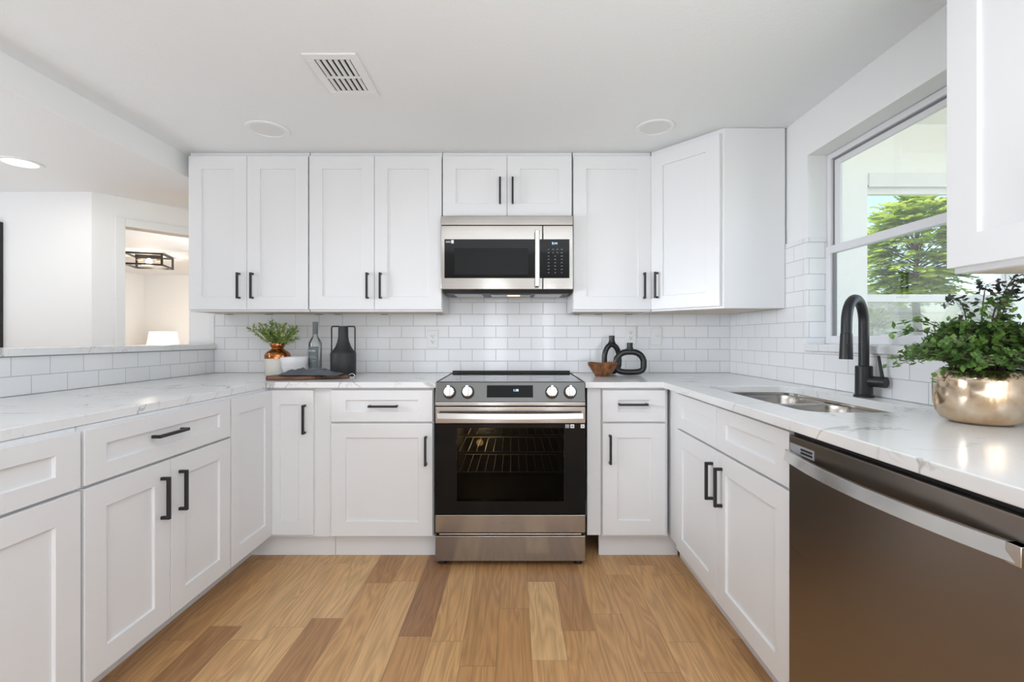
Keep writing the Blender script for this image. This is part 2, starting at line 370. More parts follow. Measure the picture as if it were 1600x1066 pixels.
def tag(o, label, cat, group=None, kind=None):
    o['label'] = label; o['category'] = cat
    if group: o['group'] = group
    if kind: o['kind'] = kind
    return o
def thing(name, label, cat, loc=(0, 0, 0), rz=0, group=None):
    return tag(empty(name, loc, rz), label, cat, group)
def struct(o, label, cat):
    return tag(o, label, cat, None, 'structure')
def box(name, mat, parent, x0, x1, y0, y1, z0, z1, bevel=0, seg=2):
    return MB().box(x0, x1, y0, y1, z0, z1).build(name, mat, parent, 0, bevel, seg)
def copy_tree(o, parent=None):
    c = o.copy(); C.objects.link(c); c.parent = parent
    for ch in o.children: copy_tree(ch, c)
    return c
def text(name, body, size, mat, parent, loc, rot, align='CENTER', depth=.0002):
    cu = bpy.data.curves.new(name, 'FONT'); cu.body = body; cu.size = size; cu.align_x = align; cu.align_y = 'CENTER'; cu.extrude = depth
    tmp = bpy.data.objects.new('tmp', cu); C.objects.link(tmp); bpy.context.view_layer.update()
    me = bpy.data.meshes.new_from_object(tmp.evaluated_get(bpy.context.evaluated_depsgraph_get()))
    bpy.data.objects.remove(tmp); bpy.data.curves.remove(cu)
    o = bpy.data.objects.new(name, me); C.objects.link(o); me.materials.clear(); me.materials.append(M[mat]); o.parent = parent
    o.location = loc; o.rotation_euler = rot
    return o
def flat_shape(name, outer, holes, z0, z1, mat, parent=None, bevel=0):
    """extruded 2D outline with holes"""
    cu = bpy.data.curves.new(name, 'CURVE'); cu.dimensions = '2D'; cu.fill_mode = 'BOTH'; cu.extrude = (z1 - z0) / 2
    for loop in [outer] + holes:
        sp = cu.splines.new('POLY'); sp.points.add(len(loop) - 1); sp.use_cyclic_u = True
        for p, q in zip(sp.points, loop): p.co = (q[0], q[1], 0, 1)
    tmp = bpy.data.objects.new('tmp', cu); C.objects.link(tmp); bpy.context.view_layer.update()
    me = bpy.data.meshes.new_from_object(tmp.evaluated_get(bpy.context.evaluated_depsgraph_get()))
    bpy.data.objects.remove(tmp); bpy.data.curves.remove(cu)
    bm = bmesh.new(); bm.from_mesh(me); bmesh.ops.remove_doubles(bm, verts=bm.verts, dist=1e-5)
    for v in bm.verts: v.co.z += (z0 + z1) / 2
    bmesh.ops.recalc_face_normals(bm, faces=bm.faces); bm.to_mesh(me); bm.free()
    me.materials.clear(); me.materials.append(M[mat]); me.name = name
    for p in me.polygons: p.use_smooth = False
    o = bpy.data.objects.new(name, me); C.objects.link(o); o.parent = parent
    if bevel:
        b = o.modifiers.new('bevel', 'BEVEL'); b.width = bevel; b.segments = 2; b.limit_method = 'ANGLE'; b.angle_limit = R(40)
    return o
def rrect(x0, x1, y0, y1, r, n=6):
    out = []
    for cx, cy, a0 in ((x1-r, y1-r, 0), (x0+r, y1-r, 90), (x0+r, y0+r, 180), (x1-r, y0+r, 270)):
        for i in range(n + 1):
            a = R(a0 + 90*i/n); out.append((cx + r*math.cos(a), cy + r*math.sin(a)))
    return out

# ------------------------------------------------------------------ the setting
CT = .927          # counter top
CB = .897          # counter underside
CEIL = 2.243
LOW = 2.115        # ceiling beyond the half wall
XL, XR = -1.952, 1.402
struct(box('floor', 'planks', None, -6.6, 1.9, -3.3, 7.4, -.06, 0), 'oak plank floor running towards the range', 'floor')
struct(box('ceiling', 'ceiling', None, -1.95, 1.9, -3.3, 3.2, CEIL, CEIL + .1), 'white textured ceiling over the kitchen', 'ceiling')
m = MB(); m.box(-6.6, -1.952, -3.3, 3.2, LOW, LOW + .15); m.box(-6.6, -1.7, 3.2, 7.4, LOW, LOW + .15)
struct(m.build('ceiling_left', 'ceiling'), 'lower white ceiling beyond the half wall', 'ceiling')
struct(box('trim_1', 'wall', None, -1.965, -1.95, -3.3, 3.06, LOW - .002, CEIL + .05), 'white painted drop where the kitchen ceiling steps down', 'ceiling step')
m = MB(); m.box(-2.125, 1.9, D + .008, D + .14, 0, CEIL + .05)
struct(m.build('wall_back', 'wall'), 'white wall behind the range and wall cabinets', 'wall')
m = MB(); m.box(XL, XR, D, D + .0075, CT + .001, 1.42)
struct(m.build('trim_2', 'tile'), 'white subway tile backsplash on the back wall', 'backsplash')
# right wall with the window opening
WY0, WY1, WZ0, WZ1 = 1.16, 2.263, 1.092, 2.033
WT = .13
m = MB()
m.box(XR + .008, XR + WT, -3.3, WY0, 0, CEIL + .05); m.box(XR + .008, XR + WT, WY1, D + .14, 0, CEIL + .05)
m.box(XR + .008, XR + WT, WY0, WY1, 0, WZ0); m.box(XR + .008, XR + WT, WY0, WY1, WZ1, CEIL + .05)
struct(m.build('wall_right', 'wall'), 'white right wall around the window over the sink', 'wall')
m = MB(); TZ = 1.638
m.box(XR, XR + .0075, -.2, WY0, CT + .001, 1.31); m.box(XR, XR + .0075, WY0, WY1, CT + .001, WZ0 - .001)
m.box(XR, XR + .0075, WY1, D - .001, CT + .001, TZ)
m.box(XR, XR + .098, WY1 - .007, WY1 - .0003, WZ0 + .033, TZ)
struct(m.build('trim_3', 'tile'), 'white subway tile on the right wall and window return', 'backsplash')
# half wall on the left with its tile and ledge
m = MB(); m.box(-2.115, XL - .008, .1, D + .007, 0, 1.083)
struct(m.build('wall_left', 'wall'), 'half wall behind the left counter', 'wall')
m = MB(); m.box(XL - .0075, XL, .1, D - .001, CT + .001, 1.081)
struct(m.build('trim_4', 'tile'), 'white subway tile strip behind the left counter', 'backsplash')
o = box('ledge_slab', 'quartz', None, -2.16, XL + .02, .1, D - .012, 1.0835, 1.114, .002)
tag(o, 'long veined white quartz ledge capping the tiled half wall', 'ledge')
# painted end of the back wall beside the tile: edge trim
struct(box('trim_5', 'trim', None, XL - .034, XL - .001, D - .004, D + .0078, 1.115, 1.306, .002), 'white edge strip beside the backsplash under the leftmost wall cabinet', 'trim')
# rear wall with two narrow sidelights, far outside the picture
m = MB()
xs = [(-6.6, -.50), (-.44, -.30), (-.24, .58), (.66, 1.41)]
for a, b_ in xs: m.box(a, b_, -3.3, -3.2, 0, CEIL + .05)
for a, b_ in ((-.50, -.44), (-.30, -.24), (.58, .66)): m.box(a, b_, -3.3, -3.2, 0, .1); m.box(a, b_, -3.3, -3.2, 2.1, CEIL + .05)
struct(m.build('wall_front', 'wall'), 'wall behind the camera with narrow windows', 'wall')
struct(box('wall_living_left', 'wall', None, -6.7, -6.6, -3.3, 7.4, 0, CEIL), 'far left wall of the living space', 'wall')
# living space wall facing the camera, and the angled wall with the bedroom doorway
P0 = Vector((-2.78, 3.09, 0)); dv = Vector((.632, .775, 0)); nv = Vector((-.775, .632, 0))
m = MB(); m.prism([(-6.6, 3.09), (P0.x, P0.y), (P0.x + .01, P0.y + .12), (-6.6, 3.21)], 0, LOW + .02)
struct(m.build('wall_living', 'wall'), 'bright white living room wall facing the kitchen', 'wall')
DW0, DW1, DH = .172, .98, 1.918
def diag(u0, u1, t0, t1, z0, z1, mb):
    ps = [P0 + dv*u0 + nv*t0, P0 + dv*u1 + nv*t0, P0 + dv*u1 + nv*t1, P0 + dv*u0 + nv*t1]
    mb.prism([(p.x, p.y) for p in ps], z0, z1)
m = MB(); diag(0, DW0, 0, .1, 0, LOW + .02, m); diag(DW0, DW1, 0, .1, DH, LOW + .02, m); diag(DW1, 1.3, 0, .1, 0, LOW + .02, m)
struct(m.build('wall_diagonal', 'wall'), 'angled white wall with the bedroom doorway', 'wall')
m = MB(); diag(DW0 - .055, DW0, -.015, -.0005, 0, DH + .055, m); diag(DW0, DW1, -.015, -.0005, DH, DH + .055, m); diag(DW1, DW1 + .055, -.015, -.0005, 0, DH + .055, m)
struct(m.build('trim_6', 'trim', None, 0, .003), 'white casing around the bedroom doorway', 'door casing')
m = MB(); m.box(-5.8, -1.8, 7.2, 7.3, 0, LOW); m.box(-5.8, -5.68, 3.215, 7.2, 0, LOW); m.box(-1.9, -1.8, 4.1, 7.2, 0, LOW)
struct(m.build('wall_bedroom', 'wall'), 'pale bedroom walls seen through the doorway', 'wall')

# kitchen window: double hung
wx = XR + .10      # inner face of the window frame
win = struct(empty('window_1', (wx, (WY0 + WY1)/2, WZ0)), 'white double hung window over the sink', 'window')
def wpart(name, mat, boxes, parent, bevel=.002):
    m = MB()
    for b_ in boxes: m.box(b_[0] - wx, b_[1] - wx, b_[2] - (WY0+WY1)/2, b_[3] - (WY0+WY1)/2, b_[4] - WZ0, b_[5] - WZ0)
    return m.build(name, mat, parent, 0, bevel)
def ring(x0, x1, y0, y1, z0, z1, w, wt=None, wb=None):
    wt = wt or w; wb = wb or w
    return [(x0, x1, y0, y0 + w, z0, z1), (x0, x1, y1 - w, y1, z0, z1), (x0, x1, y0 + w, y1 - w, z0, z0 + wb), (x0, x1, y0 + w, y1 - w, z1 - wt, z1)]
fz0 = WZ0 + .034
wpart('window_frame', 'vinyl', ring(wx, wx + .028, WY0 + .002, WY1 - .002, fz0, WZ1 - .002, .026), win)
wpart('weatherstrip', 'vinyl_gap', ring(wx + .012, wx + .026, WY0 + .028, WY1 - .028, fz0 + .026, WZ1 - .028, .008), win, 0)
us = wpart('upper_sash', 'vinyl', ring(wx + .014, wx + .027, WY0 + .036, WY1 - .036, 1.556, WZ1 - .036, .036, .026, .036), win)
wpart('glass_pane', 'glass', [(wx + .019, wx + .022, WY0 + .07, WY1 - .07, 1.59, WZ1 - .06)], us, 0)
ls = wpart('lower_sash', 'vinyl', ring(wx - .008, wx + .012, WY0 + .006, WY1 - .006, fz0 + .002, 1.59, .034, .036, .036), win)
wpart('sash_track', 'vinyl_gap', [(wx + .001, wx + .008, WY1 - .050, WY1 - .040, fz0 + .038, 1.552)], ls, 0)
wpart('glass_pane', 'glass', [(wx + .002, wx + .005, WY0 + .04, WY1 - .04, fz0 + .036, 1.556)], ls, 0)
o = box('window_sill', 'quartz', None, XR - .014, wx - .002, WY0 + .001, WY1 - .008, WZ0 + .001, WZ0 + .033, .002)
tag(o, 'white quartz sill slab under the kitchen window', 'window sill')

# ------------------------------------------------------------------ outside
m = MB(); m.box(1.56, 30, -8, 40, -.35, -.25)
struct(m.build('ground', 'lawn'), 'pale lawn outside the window', 'lawn')
PY = 3.4
m = MB(); m.box(1.545, 2.552, PY, PY + .1, -.25, 2.9); m.box(2.552, 3.56, PY, PY + .1, 2.262, 2.9); m.box(3.56, 4.6, PY, PY + .1, -.25, 2.9)
m.box(2.552, 3.56, PY, PY + .1, -.25, 1.0)
struct(m.build('wall_porch', 'porch'), 'white porch wall outside the kitchen window', 'wall')
m = MB(); m.box(1.545, 4.6, 1.9, PY, 2.70, 2.8)
struct(m.build('ceiling_porch', 'porch'), 'white porch ceiling edge outside the window', 'ceiling')
pw = struct(empty('window_2', (3.05, PY, 1.0)), 'white porch window framing the tree outside', 'window')
m = MB(); m.box(2.56, 3.552, PY - .012, PY - .001, 2.245, 2.345); m.box(2.553, 3.559, PY + .02, PY + .06, 2.20, 2.262)
for v in m.bm.verts: v.co -= Vector((3.05, PY, 1.0))
m.build('window_head', 'vinyl', pw, 0, .003)
m = MB(); m.box(2.553, 3.559, PY + .01, PY + .06, 1.415, 1.47); m.box(3.53, 3.559, PY + .01, PY + .06, 1.0, 2.2)
for v in m.bm.verts: v.co -= Vector((3.05, PY, 1.0))
m.build('meeting_rail', 'vinyl', pw, 0, .003)
m = MB(); m.box(2.553, 3.53, PY + .03, PY + .034, 1.0, 1.415)
for v in m.bm.verts: v.co -= Vector((3.05, PY, 1.0))
m.build('screened_pane', 'screen_glass', pw)

def leaf_quad(bm, p, d, n_, l, w):
    d = d.normalized(); sd = d.cross(n_).normalized() * w; tip = p + d*l; mid = p + d*(l*.45) + n_*(l*.06)
    vs_ = [bm.verts.new(q) for q in (p, mid + sd, tip, mid - sd)]
    bm.faces.new((vs_[0], vs_[1], vs_[2])); bm.faces.new((vs_[0], vs_[2], vs_[3]))
def rvec(rng):
    while True:
        v = Vector((rng.uniform(-1, 1), rng.uniform(-1, 1), rng.uniform(-1, 1)))
        if .05 < v.length < 1: return v.normalized()
def tree(name, label, loc, h, cz, rx, rz_, n, lsize, mat, seed, cat='tree', droop=.35):
    rng = random.Random(seed); t = thing(name, label, cat, loc)
    tr = MB(); tr.tube([(0, 0, 0), (.03, 0, h*.35), (-.02, .02, h*.62), (.02, 0, h*.9)], [.09*h/3.6, .07*h/3.6, .05*h/3.6, .012])
    fo = MB()
    for k in range(n):
        a = rng.uniform(0, 2*PI); zz = rng.uniform(-1, 1); rr = math.sqrt(max(0, 1 - zz*zz)) * rng.uniform(.72, 1.05) ** .6
        rad = rng.uniform(.45, 1) ** .5
        end = Vector((rx*rr*rad*math.cos(a), rx*rr*rad*math.sin(a), cz + rz_*zz*rad))
        st = Vector((0, 0, cz - rz_*.75 + (zz*.5+.5)*rz_*.9))
        if k % 14 == 0: tr.tube([st, (st + end)/2 + Vector((0, 0, .06)), end], [.014, .008, .004], 5)
        d = (end - st).normalized(); d.z = d.z*.45 - droop*rng.random()
        L_ = rng.uniform(.20, .36)*lsize; d.normalize(); up = Vector((0, 0, 1)); sd = d.cross(up); sd.normalize()
        for j in range(8):
            f = (j + .6)/8; p = end + d*(L_*(f - .5)) + Vector((0, 0, -.12*L_*f*f))
            for sg in (-1, 1):
                leaf_quad(fo.bm, p, sd*sg + d*.6 + rvec(rng)*.3, (up + rvec(rng)*.4).normalized(), L_*.46*(1 - .35*f), L_*.10)
    tr.build('trunk', 'bark', t, 40); f = fo.build('foliage', mat, t); f['kind'] = 'stuff'
    return t
tree('garden_tree', 'bushy bright green tree seen through the window over the sink', (6.85, 8.0, -.25), 3.6, 2.92, .84, .98, 900, 1.0, 'tree_leaf', 4)
for k, (x, y, r_, lab) in enumerate(((7.4, 11.5, .75, 'round green shrub left of the tree trunk outside the window'), (9.6, 12.6, .9, 'round green shrub behind the garden tree, low in the window'), (11.9, 12.0, .75, 'round green shrub farthest right outside the window, behind the fern'))):
    tree('shrub', lab, (x, y, -.25), 2.1, 1.15, r_, 1.0, 240, 1.3, 'shrub_leaf', 20 + k, 'shrub', .1)
hs = thing('neighbour_house', 'pale neighbouring house with shingle roof seen left of the tree', 'house', (15.2, 21, -.25))
MB().box(-3.2, 2.6, 0, 5, 0, 2.3).build('wall', 'stucco', hs)
MB().prism([(-3.6, 2.3), (3.0, 2.3), (-.3, 4.0)], -.3, 5.3, 'y').build('roof', 'roof', hs)
m = MB(); m.box(-1.2, .2, -.03, -.001, .9, 1.9); m.build('window', 'black_glass', hs)

# ------------------------------------------------------------------ cabinets
def shaker(name, parent, x0, x1, z0, z1, st=.075, rl=.075, y=0.0, th=.02, rec=.0085, mat='cab'):
    """shaker front with a recessed centre panel; face looks along -y"""
    m = MB(); bm = m.bm; f = y - th
    def loop(a, b_, c, d, yy): return [bm.verts.new(p) for p in ((a, yy, c), (b_, yy, c), (b_, yy, d), (a, yy, d))]
    back = loop(x0, x1, z0, z1, y); o_ = loop(x0, x1, z0, z1, f); i_ = loop(x0 + st, x1 - st, z0 + rl, z1 - rl, f); p_ = loop(x0 + st + .001, x1 - st - .001, z0 + rl + .001, z1 - rl - .001, f + rec)
    for a, b_ in ((back, o_), (o_, i_), (i_, p_)):
        for k in range(4): bm.faces.new((a[k], a[(k+1) % 4], b_[(k+1) % 4], b_[k]))
    bm.faces.new(p_); bm.faces.new(back[::-1])
    return m.build(name, mat, parent, 0, .0014)
def pull(parent, x, z, vertical, y, L_=.15):
    """square black bar pull on two posts"""
    m = MB(); h = L_/2; t = .0055; so = .032
    if vertical:
        m.box(x - t, x + t, y - so, y - so + .011, z - h, z + h)
        for q in (z - h, z + h - .011): m.box(x - t, x + t, y - so + .011, y - .0002, q, q + .011)
    else:
        m.box(x - h, x + h, y - so, y - so + .011, z - t, z + t)
        for q in (x - h, x + h - .011): m.box(q, q + .011, y - so + .011, y - .0002, z - t, z + t)
    return m.build('handle', 'black', parent, 0, .001)
def door(parent, x0, x1, z0, z1, h=None, st=.075):
    d = shaker('door', parent, x0, x1, z0, z1, st)
    if h: pull(d, h[0], h[1], True, -.02)
    return d
def drawer(parent, x0, x1, z0, z1, h=None, st=.075):
    d = shaker('drawer', parent, x0, x1, z0, z1, st, .052)
    if h: pull(d, h[0], h[1], False, -.02)
    return d
def carcass(parent, x0, x1, z0, z1, depth, under=False):
    o = box('body', 'cab', parent, x0, x1, 0, depth, z0, z1, .0012)
    if under:
        box('underside', 'cab_raw', parent, x0 + .018, x1 - .018, .02, depth - .01, z0 - .0015, z0 + .001)
        for q in (x0 + .06, (x0 + x1)/2 - .03, x1 - .06):
            m = MB(); m.prism([(q - .02, depth - .05), (q + .02, depth - .05), (q + .02, depth - .01), (q - .02, depth - .01)], z0 - .0035, z0 - .0016); m.build('mounting_bracket', 'dark_cavity', parent)
    return o
UF = D - .305      # upper carcass front plane
UB, UT = 1.308, CEIL - .002
DB, DT = 1.320, 2.214
wall_group = 'white shaker wall cabinets'
def upper(label, x0, x1, split, hx, z0=UB, db=DB, hz=1.457, under=True):
    t = thing('wall_cabinet', label, 'wall cabinet', (x0, UF, z0), 0, wall_group)
    w = x1 - x0; carcass(t, 0, w, 0, UT - z0, .302, under)
    edges = [.002] + [s_ - x0 for s_ in split] + [w - .002]
    for k in range(len(edges) - 1):
        a = edges[k] + (.0012 if k else 0); b_ = edges[k+1] - (.0012 if k < len(edges) - 2 else 0)
        door(t, a, b_, db - z0, DT - z0, (hx[k] - x0, hz - z0))
    return t
upper('leftmost white two-door wall cabinet, above the plant and the half wall', -1.899, -1.201, [-1.558], [-1.600, -1.522])
upper('white two-door wall cabinet directly left of the microwave', -1.196, -.4235, [-.816], [-.853, -.777])
upper('short white two-door cabinet over the microwave', -.4195, .335, [-.044], [-.084, -.011], 1.858, 1.863, 2.008, False)
upper('white single-door wall cabinet directly right of the microwave', .341, .797, [], [.752])
# diagonal corner wall cabinet
A_ = Vector((.801, UF, 0)); B_ = Vector((1.083, D - .628, 0))
t = thing('corner_wall_cabinet', 'white diagonal corner wall cabinet beside the window', 'wall cabinet', (A_.x, A_.y, UB), 0, wall_group)
m = MB(); m.prism([(0, 0), (B_.x - A_.x, B_.y - A_.y), (XR - .002 - A_.x, B_.y - A_.y), (XR - .002 - A_.x, .302), (0, .302)], 0, UT - UB); m.build('body', 'cab', t, 0, .0015)
m = MB(); m.prism([(.03, .01), (.29, -.29), (.585, -.30), (.585, .29), (.03, .29)], -.0015, .001); m.build('underside', 'cab_raw', t)
ang = math.atan2(B_.y - A_.y, B_.x - A_.x); Ld = (B_ - A_).length
d = shaker('door', t, .012, Ld - .014, DB - UB, DT - UB); d.rotation_euler = (0, 0, ang)
pull(d, .055, 1.457 - UB, True, -.02)
# near right wall cabinet
t = thing('wall_cabinet', 'white wall cabinet nearest the camera, hanging right of the window', 'wall cabinet', (1.097, 1.172, 1.314), R(-90), wall_group)
carcass(t, 0, .60, 0, UT - 1.314, .302, True); door(t, .0, .298, .013, DT - 1.314, (.258, .15), .078); door(t, .301, .598, .013, DT - 1.314, (.34, .15), .078)

base_group = 'white shaker base cabinets'
TK = .56           # toe kick plane depth from the wall
BZ = .118          # carcass underside
FZ0, FZ1 = .135, .712     # door
GZ0, GZ1 = .721, .884     # drawer
# left run (faces right); local x runs away from the camera
t = thing('base_cabinet', 'white base cabinet nearest the camera on the left run', 'base cabinet', (-1.275, .76, 0), R(90), base_group)
carcass(t, 0, .605, BZ, CB - .001, .665); box('toe_kick', 'cab', t, 0, .605, .122, .14, 0, BZ - .001)
drawer(t, .004, .6, GZ0, GZ1, (.2, .81)); door(t, .004, .6, FZ0, FZ1, (.05, .585))
t = thing('base_cabinet', 'white base cabinet on the left run with one wide drawer over two doors', 'base cabinet', (-1.275, 1.368, 0), R(90), base_group)
carcass(t, 0, .712, BZ, CB - .001, .665); box('toe_kick', 'cab', t, 0, .712, .122, .14, 0, BZ - .001)
drawer(t, .004, .709, GZ0, GZ1, (.330, .812)); door(t, .004, .3465, FZ0, FZ1, (.302, .585)); door(t, .3495, .709, FZ0, FZ1, (.392, .585))
# left corner unit, doors on both faces
t = thing('corner_base_cabinet', 'white corner base cabinet with a folding pair of doors, under the tray', 'base cabinet', (0, 0, 0), 0, base_group)
YF = 2.45
m = MB(); m.prism([(XL + .006, 2.083), (-1.275, 2.083), (-1.275, YF), (-.953, YF), (-.953, D - .004), (XL + .006, D - .004)], BZ, CB - .001); m.build('body', 'cab', t, 0, .0012)
m = MB(); m.prism([(-1.415, 2.083), (-1.397, 2.083), (-1.397, D - TK), (-.953, D - TK), (-.953, D - TK + .018), (-1.415, D - TK + .018)], 0, BZ - .001); m.build('toe_kick', 'cab', t)
d = shaker('door', t, 0, .342, FZ0, GZ1, .06); d.location = (-1.275, 2.086, 0); d.rotation_euler = (0, 0, R(90))
d = shaker('door', t, -1.290, -1.041, FZ0, GZ1, .075); d.location = (0, YF, 0)
pull(d, -1.083, .735, True, -.02)
# base unit left of the range
t = thing('base_cabinet', 'white base cabinet with drawer and door directly left of the range', 'base cabinet', (-.951, YF, 0), 0, base_group)
carcass(t, 0, .531, BZ, CB - .001, .606); box('toe_kick', 'cab', t, 0, .531, D - TK - YF, D - TK - YF + .018, 0, BZ - .001)
drawer(t, .002, .527, GZ0, GZ1, (.275, .803)); door(t, .002, .527, FZ0 - .006, FZ1, (.494, .573))
# base unit right of the range
t = thing('base_cabinet', 'narrow white base cabinet with drawer and door directly right of the range', 'base cabinet', (.452, YF, 0), 0, base_group)
carcass(t, 0, .345, BZ, CB - .001, .606); box('toe_kick', 'cab', t, -.004, .415, D - TK - YF, D - TK - YF + .018, 0, BZ - .001)
box('filler_strip', 'cab', t, -.074, -.003, -.004, .014, BZ + .01, CB - .002, .001)
drawer(t, .003, .33, GZ0, GZ1, (.158, .812), .082); door(t, .003, .33, FZ0 - .001, FZ1, (.04, .580), .078)
# sink base on the right run, open box inside
t = thing('sink_base_cabinet', 'white sink base cabinet with two false drawer fronts over two doors', 'base cabinet', (.81, 2.40, 0), R(-90), base_group)
wS = 1.050; dS = XR - .006 - .81
m = MB(); m.box(-.65, -.632, .0, dS, BZ, CB - .001); m.box(wS - .018, wS, 0, dS, BZ, CB - .001); m.box(-.632, wS - .018, 0, dS, BZ, BZ + .018); m.box(-.632, wS - .018, dS - .01, dS, BZ + .018, CB - .001); m.box(-.632, wS - .018, 0, .018, BZ + .018, CB - .001)
m.build('body', 'cab', t)
box('toe_kick', 'cab', t, -.075, wS, .060, .075, 0, BZ - .001)
drawer(t, .102, .5585, GZ0, GZ1); drawer(t, .5615, 1.048, GZ0, GZ1)
door(t, .102, .5585, FZ0 - .01, FZ1, (.527, .585)); door(t, .5615, 1.048, FZ0 - .01, FZ1, (.610, .585))

# ------------------------------------------------------------------ counters
fx = -1.271; fy = D - .648
o = flat_shape('countertop', [(XL + .001, .55), (fx, .55), (fx, fy), (-.404, fy), (-.404, D - .001), (XL + .001, D - .001)], [], CB, CT, 'quartz', None, .0025)
tag(o, 'white veined quartz countertop along the left run to the range', 'countertop')
hole = rrect(.90, 1.30, 1.437, 2.217, .07)
o = flat_shape('countertop', [(.3625, D - .001), (.3625, fy), (.765, fy), (.765, .66), (XR - .001, .66), (XR - .001, D - .001)], [hole], CB, CT, 'quartz', None, .0025)
tag(o, 'white veined quartz countertop with sink cutout on the right', 'countertop')

# sink
sk = thing('sink', 'undermount stainless double bowl sink below the window', 'sink', (1.10, 1.827, CB))
ex = .012; X0, X1, Y0, Y1 = -.20 - ex, .20 + ex, -.39 - ex, .39 + ex
div = .085
def bowl(y0, y1, depth):
    m = MB()
    r_ = lambda g, z, rad: [(p[0], p[1], z) for p in rrect(X0 + g, X1 - g, y0 + g, y1 - g, rad)]
    m.rings([r_(-.008, -.0015 - .012, .083), r_(0, -.014, .075), r_(.006, -.03, .07), r_(.016, -depth + .03, .06), r_(.035, -depth + .006, .05), r_(.07, -depth, .03)], True, False, True)
    return m.build('bowl', 'sink', sk, 50)
b1 = bowl(Y0, div - .014, .20); b2 = bowl(div + .014, Y1, .20)
for b_, yc in ((b1, (Y0 + div)/2), (b2, (Y1 + div)/2)):
    MB().lathe([(.045, -.1995), (.045, -.196), (.03, -.197), (.028, -.199)], 24, (0, yc, 0)).build('drain', 'chrome', b_, 40)
m = MB(); m.box(X0 - .004, X1 + .004, div - .0145, div + .0145, -.024, -.011); m.build('divider', 'sink', sk, 0, .004)
o = flat_shape('rim', rrect(X0 - .02, X1 + .02, Y0 - .02, Y1 + .02, .09), [rrect(X0, X1, Y0, Y1, .078)], -.0125, -.0012, 'sink', sk)

# faucet
ft = thing('faucet', 'matte black gooseneck faucet behind the sink', 'faucet', (1.345, 1.81, CT))
MB().lathe([(.0335, 0), (.0335, .008), (.029, .010), (.0285, .118), (.026, .120)], 28).build('body', 'black', ft, 40)
sd = Vector((-.80, -.60, 0)); rA = .088
pts = [Vector((0, 0, .119)), Vector((0, 0, .20)), Vector((0, 0, .285))]
for k in range(1, 15):
    a = PI*k/15; pts.append(sd*(rA - rA*math.cos(a)) + Vector((0, 0, .285 + rA*math.sin(a))))
pts += [sd*(2*rA + .001) + Vector((0, 0, .283)), sd*(2*rA + .003) + Vector((0, 0, .245))]
MB().tube(pts, .0175, 18).build('spout', 'black', ft, 50)
q = sd*(2*rA + .003); wnd = MB()
wnd.tube([q + Vector((0, 0, .244)), q + sd*.004 + Vector((0, 0, .15))], [.0188, .0215], 20); wnd.build('spray_head', 'black', ft, 40)
m = MB(); nd = Vector((-.35, -.93, 0)); bb = q + nd*.0195 + Vector((0, 0, .185)); m.box(bb.x - .006, bb.x + .006, bb.y - .003, bb.y + .004, bb.z - .02, bb.z + .02); m.build('spray_button', 'rubber', ft, 0, .002)
kd = Vector((.45, -.89, 0)).normalized()
MB().tube([kd*.015 + Vector((0, 0, .062)), kd*.075 + Vector((0, 0, .062))], .0205, 24).build('valve', 'black', ft, 40)
MB().tube([kd*.064 + Vector((0, 0, .07)), kd*.055 + Vector((-.006, 0, .16))], [.006, .0045], 10).build('lever', 'black', ft, 40)

# ------------------------------------------------------------------ dishwasher
dw = thing('dishwasher', 'black stainless dishwasher at the right front under the counter', 'dishwasher', (.812, 1.347, 0), R(-90))
DWW = .668
box('body', 'rubber', dw, .003, DWW, .012, .56, .02, CB - .012)
m = MB(); m.box(.003, DWW, -.028, .010, .10, .878); dr = m.build('door', 'steel_black', dw, 0, .003)
box('top_gap_shade', 'dark_cavity', dw, .003, DWW, -.012, .011, .8785, CB - .002)  # dark strip standing in for the shaded gap under the counter
pts = [(.006 + .630*k/16, -.0315 - .036*math.sin(PI*k/16)**.8, .822) for k in range(17)]
m = MB(); rg = []
for p in pts: rg.append([(p[0], p[1], p[2] - .016), (p[0], p[1] - .014, p[2] - .013), (p[0], p[1] - .007, p[2] + .015), (p[0], p[1] + .002, p[2] + .016)])
m.rings(rg); m.box(.006, .026, -.040, -.0285, .807, .837); m.box(.614, .637, -.047, -.0285, .806, .838)
m.build('handle', 'steel_bright', dr, 30, .001)
bd = MB().box(.012, .118, -.0295, -.0282, .832, .858).build('badge', 'mark', dr)
m = MB(); m.box(.062, .112, -.0302, -.0296, .838, .8435); m.box(.062, .112, -.0302, -.0296, .847, .8525); m.build('vent_slot', 'rubber', bd)
box('kick_plate', 'rubber', dw, .003, DWW, .06, .075, .005, .095)

# ------------------------------------------------------------------ range
SX = -.0215; SF = 2.369
rg_ = thing('range', 'stainless slide-in electric range in the middle of the back run', 'range', (SX, SF, 0))
hw = .3785
# oven body as an open box so the window looks into a real cavity
m = MB(); Y = .045
m.box(-hw + .004, -.285, Y, .66, .03, .905); m.box(.285, hw - .004, Y, .66, .03, .905); m.box(-.285, .285, Y, .66, .03, .31); m.box(-.285, .285, Y, .66, .72, .905); m.box(-.285, .285, .50, .66, .31, .72)
bd = m.build('body', 'oven_enamel', rg_)
m = MB(); m.prism([(-hw, .905), (hw, .905), (hw, .929), (-hw, .929)], .03, .672, 'y')
m.build('cooktop', 'cooktop_glass', rg_, 0, .002)
m = MB(); m.box(-hw, -hw + .006, .03, .672, .9293, .931); m.box(hw - .006, hw, .03, .672, .9293, .931); m.box(-hw + .006, hw - .006, .03, .042, .9293, .931); m.build('cooktop_trim', 'steel_dark', rg_)
box('rear_rail', 'rubber', rg_, -hw + .003, hw - .003, .64, .672, .9312, .943, .002)
M['ring'] = plain('burner_print', (.05, .05, .052), .2)
